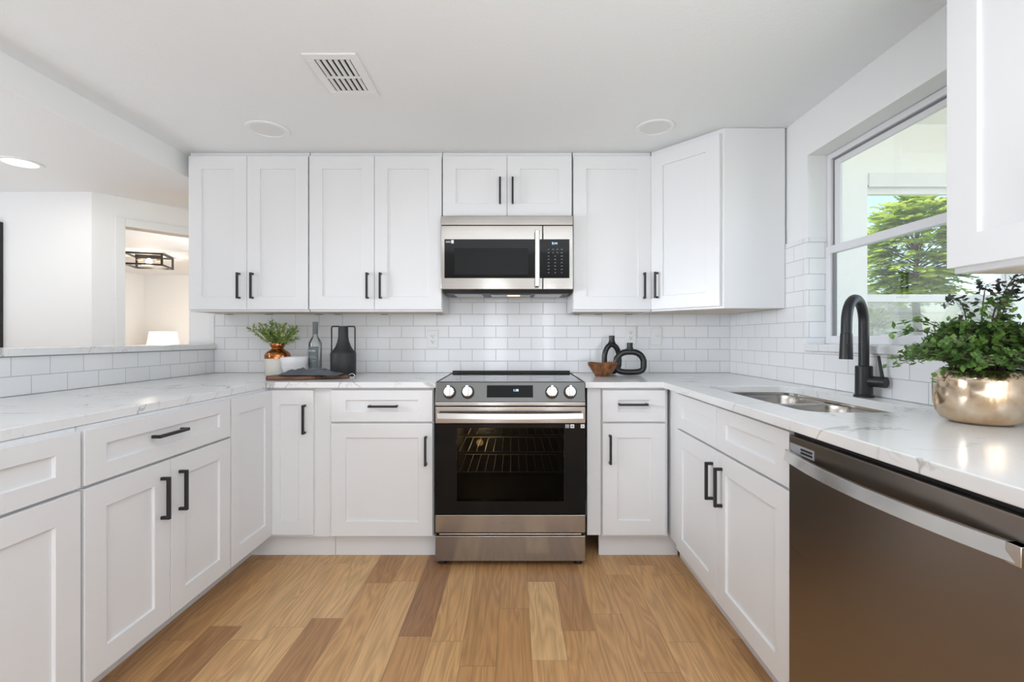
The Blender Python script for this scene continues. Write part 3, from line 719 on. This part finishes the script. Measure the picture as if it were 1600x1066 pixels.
for bx, by, br_ in ((-.19, .2, .11), (.19, .2, .09), (-.19, .47, .08), (.19, .47, .11)):
    m = MB(); m.rings([[(bx + r_*math.cos(2*PI*i/40), by + r_*math.sin(2*PI*i/40), .92915) for i in range(40)] for r_ in (br_, br_ - .003)], True, False, False); m.build('burner_ring', 'ring', rg_)
# control panel leaning back
cp = empty('control_panel', (0, 0, 0)); cp.parent = rg_
m = MB(); m.prism([(.0, .832), (.026, .9285), (.06, .9285), (.06, .832)], -hw, hw, 'x'); cp_mesh = m.build('control_panel', 'steel_dark', rg_, 0, .0015)
bpy.data.objects.remove(cp)
cp_mesh.name = 'control_panel'
th = math.atan2(.026, .0965)
def panel_pt(x, s_): return (x, .026*s_ - .0, .832 + .0965*s_)
scr = MB(); scr.box(-.119, .115, -.0016, -.0004, -.028, .034); scr = scr.build('display_panel', 'black_glass', cp_mesh); scr.location = panel_pt(0, .5); scr.rotation_euler = (-th, 0, 0)
text('clock_digits', '1:38', .016, 'display', scr, (.028, -.0018, .008), (R(90), 0, 0))
for kx in (-.3085, -.2155, .210, .303):
    kb = MB(); kb.tube([(0, -.001, 0), (0, -.008, 0)], [.033, .033], 32); kb = kb.build('knob', 'rubber', cp_mesh, 40); kb.location = panel_pt(kx, .49); kb.rotation_euler = (-th, 0, 0)
    MB().tube([(0, -.008, 0), (0, -.024, 0), (0, -.028, 0)], [.030, .028, .024], 32).build('knob_cap', 'chrome', kb, 40)
    MB().box(-.008, .008, -.042, -.026, -.026, .030).build('knob_grip', 'steel_bright', kb, 0, .003)
box('lip', 'steel', rg_, -hw, hw, -.008, .05, .812, .8315, .003)
# oven door
od = MB(); od.box(-hw, hw, 0, .04, .7235, .806); od = od.build('oven_door', 'steel', rg_, 0, .0025)
m = MB(); m.box(-hw, hw, 0, .04, .172, .261); m.build('door_base', 'steel', od, 0, .0025)
text('lettering', 'SAMSUNG', .019, 'etch', od, (0, -.0006, .218), (R(90), 0, 0))
m = MB(); m.box(-hw, -.27, .001, .04, .262, .7225); m.box(.27, hw, .001, .04, .262, .7225); m.box(-.27, .27, .001, .04, .262, .33); m.box(-.27, .27, .001, .04, .70, .7225); m.build('door_glass', 'black_glass', od)
box('window_pane', 'oven_glass', od, -.2695, .2695, .002, .006, .3305, .6995)
m = MB(); rg2 = []
for k in range(25):
    x = -.362 + .724*k/24; yb = -.030 - .020*math.sin(PI*k/24)
    rg2.append([(x, yb, .752), (x, yb - .014, .754), (x, yb - .006, .780), (x, yb + .003, .782)])
m.rings(rg2); m.box(-.362, -.338, -.036, -.0004, .756, .778); m.box(.338, .362, -.036, -.0004, .756, .778); m.build('handle', 'steel_bright', od, 30, .001)
st = MB(); st.box(.277, .297, -.0008, .0008, .700, .7185).build('sticker', 'mark', od); 
for a in (.303, .355): MB().box(a, a + .019, -.0010, .0008, .7, .7185).build('sticker', 'sticker', od)
MB().box(.307, .318, -.0014, -.0011, .704, .714).build('sticker_print', 'mark', od); MB().box(.360, .369, -.0014, -.0011, .705, .713).build('sticker_print', 'mark', od)
# racks and lamp inside
for zz in (.45, .555, .645):
    m = MB(); 
    for y in (.10, .47): m.cyl((-.282, y, zz), (.282, y, zz), .003, None, 6)
    for k in range(13): m.cyl((-.27 + .045*k, .10, zz), (-.27 + .045*k, .47, zz), .0018, None, 6)
    m.build('oven_rack', 'rack', rg_, 40)
ol = MB().lathe([(.022, 0), (.02, .012), (.004, .02)], 16).build('oven_lamp', emit('oven_bulb', (1, .75, .45), .12), rg_, 60); ol.location = (-.19, .498, .515); ol.rotation_euler = (R(90), 0, 0)
lp = light('oven_light', 'POINT', (SX - .17, SF + .33, .60), (0, 0, 0), 2.4, .02, color=(1, .78, .45))
# storage drawer, feet
box('storage_drawer', 'steel', rg_, -hw, hw, .002, .044, .0275, .155, .0025)
box('drawer_lip', 'steel_bright', rg_, -hw + .02, hw - .02, .003, .018, .1605, .1665, .001)
for a in (-hw + .03, hw - .03):
    for y in (.05, .6): MB().cyl((a, y, 0), (a, y, .0295), .022, .018, 16).build('foot', 'rubber', rg_, 40)

# ------------------------------------------------------------------ microwave
MF = 2.686; MZ0, MZ1 = 1.432, 1.855
mw = thing('microwave', 'stainless over-the-range microwave between the wall cabinets', 'microwave', (-.0435, MF, MZ0))
hw = .3785; Ht = MZ1 - MZ0
box('body', 'dark_cavity', mw, -hw + .001, hw - .001, .03, D - MF - .004, .002, Ht)
box('vent_strip', 'steel', mw, -hw, hw, .001, .03, Ht - .0555, Ht - .002, .002)
md = MB(); md.box(-hw, .2035, 0, .0295, .0, Ht - .058); md = md.build('door', 'steel', mw, 0, .003)
box('window_pane', 'black_glass', md, -.357, .163, -.002, -.0002, .064, .286)
box('window_screen', 'mw_screen', md, -.30, .12, -.0026, -.0021, .085, .235)
box('handle', 'steel_bright', md, .158, .184, -.045, -.028, .012, .332, .004)
for zz in (.03, .30): box('handle_post', 'steel_bright', md, .161, .181, -.028, -.0003, zz, zz + .02)
s1 = box('sticker', 'sticker', md, -.318, -.304, -.003, -.0021, .262, .281); box('sticker', 'mark', md, -.349, -.321, -.003, -.0021, .266, .276)
cp = MB(); cp.box(.2055, hw, 0, .0295, .0, Ht - .058); cp = cp.build('control_panel', 'steel', mw, 0, .003)
box('keypad', 'black_glass', cp, .187, .357, -.002, -.0002, .064, .286)
text('clock_digits', '5:14', .018, 'display', cp, (.272, -.0024, .262), (R(90), 0, 0))
rng = random.Random(3); m = MB()
for r_, row in enumerate((4, 4, 3, 3, 3, 3, 3, 3)):
    for k in range(row):
        x = .238 + k*(.075/(row - 1)); z = .228 - r_*.019; w_ = rng.uniform(.0035, .006)
        m.box(x - w_, x + w_, -.0024, -.0021, z - .0013, z + .0013)
kp = m.build('key_print', 'mark', cp); kp['kind'] = 'stuff'
# underside with filters and lamp
m = MB(); m.prism([(.02, 0), (D - MF - .02, 0), (D - MF - .03, -.018), (.06, -.018)], -hw + .012, hw - .012, 'x'); un = m.build('underside', 'dark_cavity', mw, 0, .002)
for a, b_ in ((-.315, -.15), (.165, .325)): box('grease_filter', 'filter', un, a, b_, .09, .30, -.0215, -.0183, .002)
box('lamp_lens', 'black_glass', un, -.10, .14, .10, .28, -.021, -.0183, .001)
m = MB(); m.box(.0, .075, .14, .2, -.0225, -.0212); m.build('lamp', emit('hood_lamp', (1, .75, .45), 1.5), un)

# ------------------------------------------------------------------ small fixtures
def plate(name, label, cat, x, z, switch):
    t = thing(name, label, cat, (x, D, z)); box('cover_plate', 'white_plastic', t, -.036, .036, -.006, -.0002, -.058, .058, .003)
    if switch: box('toggle', 'white_plastic', t, -.005, .005, -.018, -.0061, -.004, .014, .002)
    else:
        f = box('receptacle', 'white_plastic', t, -.017, .017, -.008, -.0061, -.034, .034, .003)
        m = MB()
        for zz in (.016, -.018):
            m.box(-.008, -.0055, -.0085, -.0081, zz, zz + .009); m.box(.0055, .008, -.0085, -.0081, zz, zz + .008); m.cyl((0, -.0085, zz - .006), (0, -.0081, zz - .006), .003, None, 10)
        m.build('slots', 'rubber', f)
plate('wall_outlet', 'white wall outlet on the tile between the black jug and the range', 'outlet', (676 - 804)/240, H + (528 - 530)/240, False)
plate('wall_outlet', 'white wall outlet on the tile behind the black ring vases', 'outlet', (985 - 804)/240, H + (528 - 524)/240, False)
plate('light_switch', 'white toggle light switch on the tile right of the ring vases', 'light switch', (1025 - 804)/240, H + (528 - 526)/240, True)

# ceiling register
vn = thing('ceiling_vent', 'white louvred air register in the kitchen ceiling', 'vent', (-.71, 1.945, CEIL))
vx, vy = .105, .155; ix, iy = .070, .118
m = MB(); m.box(-vx, vx, -vy, -iy, -.008, -.0005); m.box(-vx, vx, iy, vy, -.008, -.0005); m.box(-vx, -ix, -iy, iy, -.008, -.0005); m.box(ix, vx, -iy, iy, -.008, -.0005); m.build('frame', 'trim', vn, 0, .003)
box('duct_shade', 'rubber', vn, -ix, ix, -iy, iy, -.0016, -.0006)  # thin dark sheet standing in for the shaded hollow behind the slats
box('cross_bar', 'trim', vn, -ix, ix, .005, .013, -.008, -.0018)
for k in range(6):
    x = -.058 + k*.0235
    for y0, y1 in ((-iy, .004), (.014, iy)):
        m = MB(); m.prism([(x - .0055, -.0088), (x - .004, -.0092), (x + .0055, -.002), (x + .004, -.002)], y0 + .001, y1 - .001, 'y'); m.build('slat', 'trim', vn)
def can(label, x, y, z, lit, rad):
    t = thing('recessed_light', label, 'ceiling light', (x, y, z), 0, 'recessed ceiling lights')
    MB().lathe([(rad*.76, -.001), (rad*.78, -.007), (rad*.95, -.008), (rad, -.004), (rad, -.0005)], 40, (0, 0, 0), False, False).build('trim_ring', 'trim', t, 40)
    MB().lathe([(.002, -.0035), (rad*.77, -.0035), (rad*.77, -.001)], 40).build('lens', 'lens' if lit else 'lens_off', t, 40)
can('unlit round recessed light in the ceiling above the leftmost wall cabinet', -1.287, 2.45, CEIL, False, .107)
can('unlit round recessed light in the ceiling near the corner cabinet', .725, 2.43, CEIL, False, .098)
can('lit round recessed light in the ceiling beyond the half wall', -2.70, 2.567, LOW, True, .095)
light('recessed_lamp', 'AREA', (-2.70, 2.567, LOW - .02), (0, 0, 0), 1.8, .14, .14, (1, .97, .92))

# picture frame on the living room wall
pf = thing('picture_frame', 'black framed picture at the left edge on the living room wall', 'picture', (-3.36, 3.088, .999))
m = MB(); m.box(-.03, 0, -.03, 0, 0, .914); m.box(-.70, -.67, -.03, 0, 0, .914); m.box(-.67, -.03, -.03, 0, 0, .03); m.box(-.67, -.03, -.03, 0, .884, .914); m.build('frame', 'black', pf)
box('canvas', 'cream', pf, -.67, -.03, -.015, -.004, .03, .884)

# flush light in the bedroom
fl = thing('flush_light', 'black open box frame ceiling light lit in the bedroom', 'ceiling light', (-4.215, 5.42, LOW), R(20))
a = .178; h0, h1 = -.145, -.004; w_ = .0095; m = MB()
for x in (-a, a):
    for y in (-a, a): m.box(x - w_, x + w_, y - w_, y + w_, h0, h1)
for z in (h0, h1 - 2*w_):
    for q in (-a, a): m.box(-a, a, q - w_, q + w_, z, z + 2*w_); m.box(q - w_, q + w_, -a, a, z, z + 2*w_)
m.build('frame', 'black', fl)
box('socket_bar', 'black', fl, -.13, .13, -.012, .012, -.045, -.005)
MB().lathe([(.006, -.115), (.026, -.10), (.032, -.08), (.02, -.06), (.012, -.046)], 16).build('bulb', 'bulb', fl, 60)
for sx in (-1, 1): MB().cyl((sx*.09, 0, -.07), (sx*.09, 0, -.046), .03, .012, 14).build('socket', 'lamp_wood', fl, 40)
light('flush_lamp', 'POINT', (-4.235, 5.42, LOW - .19), (0, 0, 0), 8, .05, color=(1, .87, .7))
# bedside lamp on its table
nt_ = thing('side_table', 'small wooden side table under the bedroom lamp', 'table', (-4.86, 6.5, 0))
box('tabletop', 'table', nt_, -.25, .25, -.2, .2, .62, .65, .004)
for x in (-.22, .22):
    for y in (-.17, .17): box('leg', 'table', nt_, x - .018, x + .018, y - .018, y + .018, 0, .62)
tl = thing('table_lamp', 'table lamp with white drum shade and wooden base in the bedroom', 'lamp', (-4.86, 6.5, .651))
MB().lathe([(.07, 0), (.075, .015), (.03, .03), (.055, .10), (.05, .20), (.03, .28), (.055, .30), (.05, .325), (.018, .345), (.016, .375)], 28).build('base', 'lamp_wood', tl, 50)
MB().lathe([(.19, .37), (.155, .59)], 36, (0, 0, 0), False, False).build('lamp_shade', 'shade', tl, 60)
light('bedside_lamp', 'POINT', (-4.86, 6.5, 1.32), (0, 0, 0), 4, .05, color=(1, .85, .7))

# ------------------------------------------------------------------ things on the left counter
# serving board
bt = thing('serving_board', 'dark walnut serving board with handle and metal ring', 'serving board', (-1.195, 2.612, CT + .0006))
out = [(-.165, -.03), (-.15, -.075), (-.10, -.095), (.04, -.10), (.10, -.075), (.15, -.03), (.215, -.02), (.26, -.02), (.27, 0), (.26, .022), (.215, .022), (.15, .035), (.08, .075), (-.08, .085), (-.15, .06)]
m = MB(); m.prism(out, 0, .02); m.build('board', 'walnut', bt, 0, .005, 3)
m = MB(); m.tube([(.28 + .015*math.cos(2*PI*k/18), .002, .013 + .012*math.sin(2*PI*k/18)) for k in range(18)], .002, 8, True); m.build('ring', 'chrome', bt, 60)
bt.rotation_euler = (0, 0, R(8))
# mixing bowl on the board
t = thing('bowl', 'white ribbed ceramic bowl beside the cream vase, behind the grey cloth', 'bowl', (-1.296, 2.765, CT + .0006))
pr = [(.030, 0), (.036, .003), (.050, .014), (.062, .034), (.0695, .062), (.0698, .066), (.0725, .070), (.0745, .092), (.0755, .113), (.073, .114), (.068, .074), (.058, .036), (.036, .016), (.004, .012)]
MB().lathe(pr, 48, (0, 0, 0), True, True).build('bowl_shell', 'white_ceramic', t, 60)
# vase with greenery
t = thing('vase', 'cream vase with a shiny copper neck holding green sprigs', 'vase', (-1.434, 2.845, CT))
vs_ = 1.0
MB().lathe([(.060, 0), (.069, .008), (.071, .05), (.072, .098), (.0715, .104)], 44).build('vase_body', 'cream', t, 50)
MB().lathe([(.0722, .1042), (.0725, .125), (.066, .138), (.05, .150), (.036, .158), (.033, .168), (.041, .178), (.042, .188), (.039, .196), (.034, .192), (.030, .17), (.03, .15)], 44, (0, 0, 0), False, True).build('vase_neck', 'copper', t, 50)
sp = tag(empty('greenery', (-1.434, 2.845, CT + .16)), 'leafy bright green sprigs standing in the copper-necked vase', 'plant')
rng = random.Random(11); sm = MB(); fm = MB()
for k in range(24):
    ph = rng.uniform(0, 2*PI); out_ = rng.uniform(.06, .17)
    hgt = .215 - out_*.62 + rng.uniform(-.06, .02)
    dx, dy = math.cos(ph)*out_, math.sin(ph)*out_*.55
    if dx > 0: dx *= .78
    pth = [Vector((dx*.12, dy*.12, -.03)), Vector((dx*.22, dy*.22, .045)), Vector((dx*.62, dy*.62, hgt*.62)), Vector((dx, dy, hgt))]
    def bez(tt):
        a = [pth[i].lerp(pth[i+1], tt) for i in range(3)]; b_ = [a[i].lerp(a[i+1], tt) for i in range(2)]; return b_[0].lerp(b_[1], tt)
    cs = [bez(i/10) for i in range(11)]; sm.tube(cs, [.0014]*11, 5)
    for j in range(26):
        f = .36 + .64*j/25; p = bez(f); d = (bez(min(1, f + .04)) - bez(f - .04)).normalized()
        v = rvec(rng); v = (v - d*v.dot(d)).normalized()
        leaf_quad(fm.bm, p, v*.8 + d*.75, (d - v*.6 + rvec(rng)*.3).normalized(), rng.uniform(.020, .034), rng.uniform(.0052, .0084))
sm.build('stem', 'stem', sp); f_ = fm.build('foliage', 'sprig', sp); f_['kind'] = 'stuff'
# bottle
t = thing('bottle', 'clear glass bottle with grey label and cap on the counter', 'bottle', (-1.215, 2.865, CT))
BH = .325
MB().lathe([(.001, .004), (.034, .0), (.0385, .004), (.0385, .19), (.037, .20), (.026, .222), (.0155, .238), (.0135, .25), (.0135, .29), (.0128, .29), (.0128, .25), (.0145, .238), (.025, .222), (.0355, .20), (.0368, .19), (.0368, .008), (.001, .007)], 36, (0, 0, 0), False, False).build('bottle_glass', 'bottle_glass', t, 50)
M['grey_label'] = plain('grey_label', (.155, .18, .185), .6)
MB().lathe([(.0145, .25), (.0152, .251), (.0152, BH), (.001, BH)], 28, (0, 0, 0), False, False).build('cap', 'grey_label', t, 40)
m = MB(); n_ = 18; a0, a1 = R(195), R(318); r_ = .0389
for i in range(n_):
    u0, u1 = a0 + (a1 - a0)*i/n_, a0 + (a1 - a0)*(i + 1)/n_
    m.quad((r_*math.cos(u0), r_*math.sin(u0), .045), (r_*math.cos(u1), r_*math.sin(u1), .045), (r_*math.cos(u1), r_*math.sin(u1), .175), (r_*math.cos(u0), r_*math.sin(u0), .175))
lb = m.build('label', 'grey_label', t, 60)
m = MB(); rng = random.Random(2)
for zz, hh, w0, w1 in ((.145, .009, .2, .8), (.115, .0022, .08, .8), (.107, .0022, .08, .9), (.099, .0022, .08, .6), (.09, .0022, .08, .85), (.082, .0022, .08, .7)):
    r2 = .0391; k0, k1 = int(w0*20), int(w1*20)
    for i in range(k0, k1):
        if hh > .005 and i in (10,): continue
        u0, u1 = a0 + (a1 - a0)*(i + .1)/20, a0 + (a1 - a0)*(i + .9 if hh > .005 else i + 1)/20
        m.quad((r2*math.cos(u0), r2*math.sin(u0), zz), (r2*math.cos(u1), r2*math.sin(u1), zz), (r2*math.cos(u1), r2*math.sin(u1), zz + hh), (r2*math.cos(u0), r2*math.sin(u0), zz + hh))
M['label_print'] = plain('label_print', (.5, .53, .53), .6)
m.build('label_print', 'label_print', lb)
# black two-handled jug
t = thing('jug', 'matte black long-necked jug with two square handles', 'vase', (-1.033, 2.835, CT))
MB().lathe([(.069, 0), (.0735, .006), (.0745, .135), (.070, .142), (.058, .155), (.045, .175), (.034, .205), (.029, .235), (.028, .298), (.025, .298), (.024, .24), (.022, .20)], 48).build('jug_body', 'black_matte', t, 40)
for sg in (-1, 1):
    m = MB(); m.tube([(sg*.024, 0, .2965), (sg*.06, 0, .2965), (sg*.068, 0, .2945), (sg*.0705, 0, .286), (sg*.0705, 0, .20), (sg*.0705, 0, .139)], .0042, 10); m.build('handle', 'black_matte', t, 60)
# crumpled cloth lying over the board
t_ = MB(); nx, ny = 110, 50; vv = []
for j in range(ny + 1):
    row = []
    for i in range(nx + 1):
        u = i/nx*2 - 1; v = j/ny*2 - 1
        x = u*.165 + .02*noise.noise((u*1.7, v*1.7, 3)); y = v*.050 + .014*noise.noise((u*2.3, v*2, 8)) - .012*u
        e = min(1, (1 - abs(u))*3.2)**.7 * min(1, (1 - abs(v))*2.2)**.8
        q_ = Vector((u*2.2 + v*.8, v*1.5 - u*.5, 2.3)); r1 = 1 - 2*abs(noise.noise(q_)); r2 = 1 - 2*abs(noise.noise(q_*2.3 + Vector((4, 1, 7))))
        hump = .75 + .3*math.exp(-((u + .35)/.25)**2) + .35*math.exp(-((u - .2)/.3)**2)
        z = .003 + e*hump*(.010 + .018*max(0, r1)**1.3 + .008*max(0, r2)**2) + e*.0045*math.sin(v*13 + u*2 + 5*noise.noise((u*1.6, v, 4)))
        row.append(t_.bm.verts.new((x, y, max(.003, z))))
    vv.append(row)
for j in range(ny):
    for i in range(nx): t_.bm.faces.new((vv[j][i], vv[j][i+1], vv[j+1][i+1], vv[j+1][i]))
o = t_.build('cloth', 'cloth', None, 70); o.location = (-1.120, 2.590, CT + .0225); o.rotation_euler = (0, 0, R(5))
sm_ = o.modifiers.new('thick', 'SOLIDIFY'); sm_.thickness = .0022
tag(o, 'crumpled dark grey linen cloth lying on the walnut serving board', 'cloth')

# ------------------------------------------------------------------ things on the right counter
t = thing('wooden_bowl', 'small reddish brown wooden bowl in front of the ring vases', 'bowl', (.525, 2.80, CT))
m = MB(); n_ = 48; pr = [(.042, 0), (.046, .004), (.064, .03), (.085, .064), (.089, .079), (.083, .080), (.06, .034), (.03, .016), (.003, .014)]
m.rings([[(r_*(1 + .012*math.sin(5*a + z*60))*math.cos(a), r_*(1 + .012*math.cos(4*a))*math.sin(a), z + (.003*math.sin(3*a) if z > .07 else 0)) for a in (2*PI*i/n_ for i in range(n_))] for r_, z in pr]); m.build('bowl_shell', 'bowl_wood', t, 60)
def ring_vase(name, label, loc, rz, oval, tube_r, neck_h):
    t = thing(name, label, 'vase', loc, rz)
    w, h, p_ = oval; pts = []; n_ = 48
    for k in range(n_):
        a = 2*PI*k/n_ - PI/2; c_, s_ = math.cos(a), math.sin(a)
        x = w*abs(c_)**p_[0]*(1 if c_ > 0 else -1); z = h*abs(s_)**(p_[1] if s_ < 0 else p_[2])*(1 if s_ > 0 else -1)
        pts.append((x, 0, z + h + tube_r))
    rad = [tube_r*(1.0 if p[2] > .05 else .95) for p in pts]
    m = MB(); m.tube(pts, rad, 20, True); m.build('ring', 'black_gloss_rough', t, 60)
    zt = 2*h + tube_r; m = MB(); m.tube([(0, 0, zt + tube_r*.55), (0, 0, zt + tube_r + .012), (0, 0, zt + tube_r + neck_h), (0, 0, zt + tube_r + neck_h + .001), (0, 0, zt + tube_r + neck_h - .02)], [.024, .0175, .0185, .012, .011], 24); m.build('neck', 'black_gloss_rough', t, 50)
ring_vase('ring_vase', 'tall black ring-shaped vase standing behind the wider one', (.607, 2.935, CT), R(10), (.048, .084, (1, .45, 1)), .0165, .040)
ring_vase('ring_vase', 'wide black ring-shaped vase with arched opening in front of the outlet', (.703, 2.865, CT), R(-6), (.082, .062, (.75, .35, 1.15)), .0185, .036)

# gold pot with fern
PX, PYY = 1.252, 1.263
t = thing('planter', 'gold mercury glass pot holding the fern at right', 'plant pot', (PX, PYY, CT))
MB().lathe([(.05, 0), (.064, .002), (.080, .010), (.092, .026), (.0975, .05), (.0985, .09), (.098, .118), (.094, .131), (.085, .140), (.082, .145), (.078, .145), (.08, .138), (.09, .12), (.092, .05), (.07, .012), (.01, .008)], 64).build('pot', 'mercury', t, 60)
MB().lathe([(.088, .105), (.0875, .112), (.002, .118)], 40).build('soil', 'pot_soil', t, 60)
fn = tag(empty('fern', (PX, PYY, CT + .118)), 'bushy green maidenhair fern growing in the gold pot', 'plant')
rng = random.Random(7); sm = MB(); fm = MB(); dm = MB()
def fan(bm, p, d, n_, l):
    d = d.normalized(); sd = d.cross(n_).normalized(); q = [p]
    for k in range(6):
        a = R(-62 + 124*k/5); q.append(p + (d*math.cos(a) + sd*math.sin(a))*l*(1 if k % 2 else .9) + n_*l*.10*math.cos(a))
    bm.faces.new([bm.verts.new(v) for v in q])
def clampx(v):
    v = v.copy()
    if PX + v.x > 1.385: v.x = 1.385 - PX - .004*rng.random()
    return v
def frond(ph, reach, rise, nleaf, ls, dark, droop=.0):
    tgt = fm if not dark else dm
    e = Vector((math.cos(ph)*reach, math.sin(ph)*reach, rise)); st = Vector((math.cos(ph)*.05*rng.random(), math.sin(ph)*.05*rng.random(), -.004))
    mid = Vector((e.x*.38, e.y*.38, max(rise*.95, .05) + droop)); pt = lambda f: clampx(st*(1-f)**2 + mid*(2*f*(1-f)) + e*f*f)
    sm.tube([pt(i/8) for i in range(9)], [.0014]*6 + [.0009]*3, 5)
    for j in range(nleaf):
        f = .3 + .7*(j + .5)/nleaf; p = pt(f); d = (pt(min(1, f + .05)) - pt(f - .05))
        if d.length < 1e-5: continue
        d.normalize(); up = Vector((0, 0, 1)); sd = d.cross(up)
        if sd.length < .05: sd = Vector((1, 0, 0))
        sd.normalize(); sg = 1 if j % 2 else -1
        tw = p + (sd*sg*.8 + d*.6 + rvec(rng)*.35).normalized()*rng.uniform(.010, .024)
        tw = clampx(tw)
        sm.tube([p, tw], [.0006, .0005], 3)
        for q in range(2 if rng.random() < .55 else 1):
            dd = (sd*sg*.9 + d*.5 + rvec(rng)*.55); nn = (up*.8 + rvec(rng)*.7 + Vector((-.35, -.5, .1))).normalized()
            fan(tgt.bm, clampx(tw + rvec(rng)*.004*q), dd, nn, ls*rng.uniform(.75, 1.15))
for k in range(185):
    ph = rng.uniform(0, 2*PI); far = rng.random()
    reach = .05 + .135*far; rise = .055 + .085*(1 - far) * rng.uniform(.6, 1.2) - .02*far + rng.uniform(-.01, .02)
    frond(ph, reach, rise, rng.randint(13, 19), .0112, False, .03)
for ph, reach, rise in ((R(200), .25, .085), (R(190), .22, .06), (R(215), .23, .10), (R(178), .23, .03), (R(172), .2, .12), (R(230), .22, .05), (R(250), .2, .06), (R(160), .18, .15), (R(205), .19, .0)):
    frond(ph, reach, rise, 20, .0125, False, .05)
for ph, reach, rise in ((R(-20), .10, .27), (R(-60), .10, .25), (R(-35), .07, .22), (R(-80), .06, .20), (R(120), .06, .21), (R(-110), .10, .19), (R(30), .06, .25)):
    frond(ph, reach, rise, 24, .0115, True if rise > .2 else False, .06)
sm.build('stem', 'stem', fn); f_ = fm.build('foliage', 'fern', fn); f_['kind'] = 'stuff'; f2 = dm.build('dark_foliage', 'fern_dark', fn); f2['kind'] = 'stuff'; f2['label'] = 'dark upright sprays'
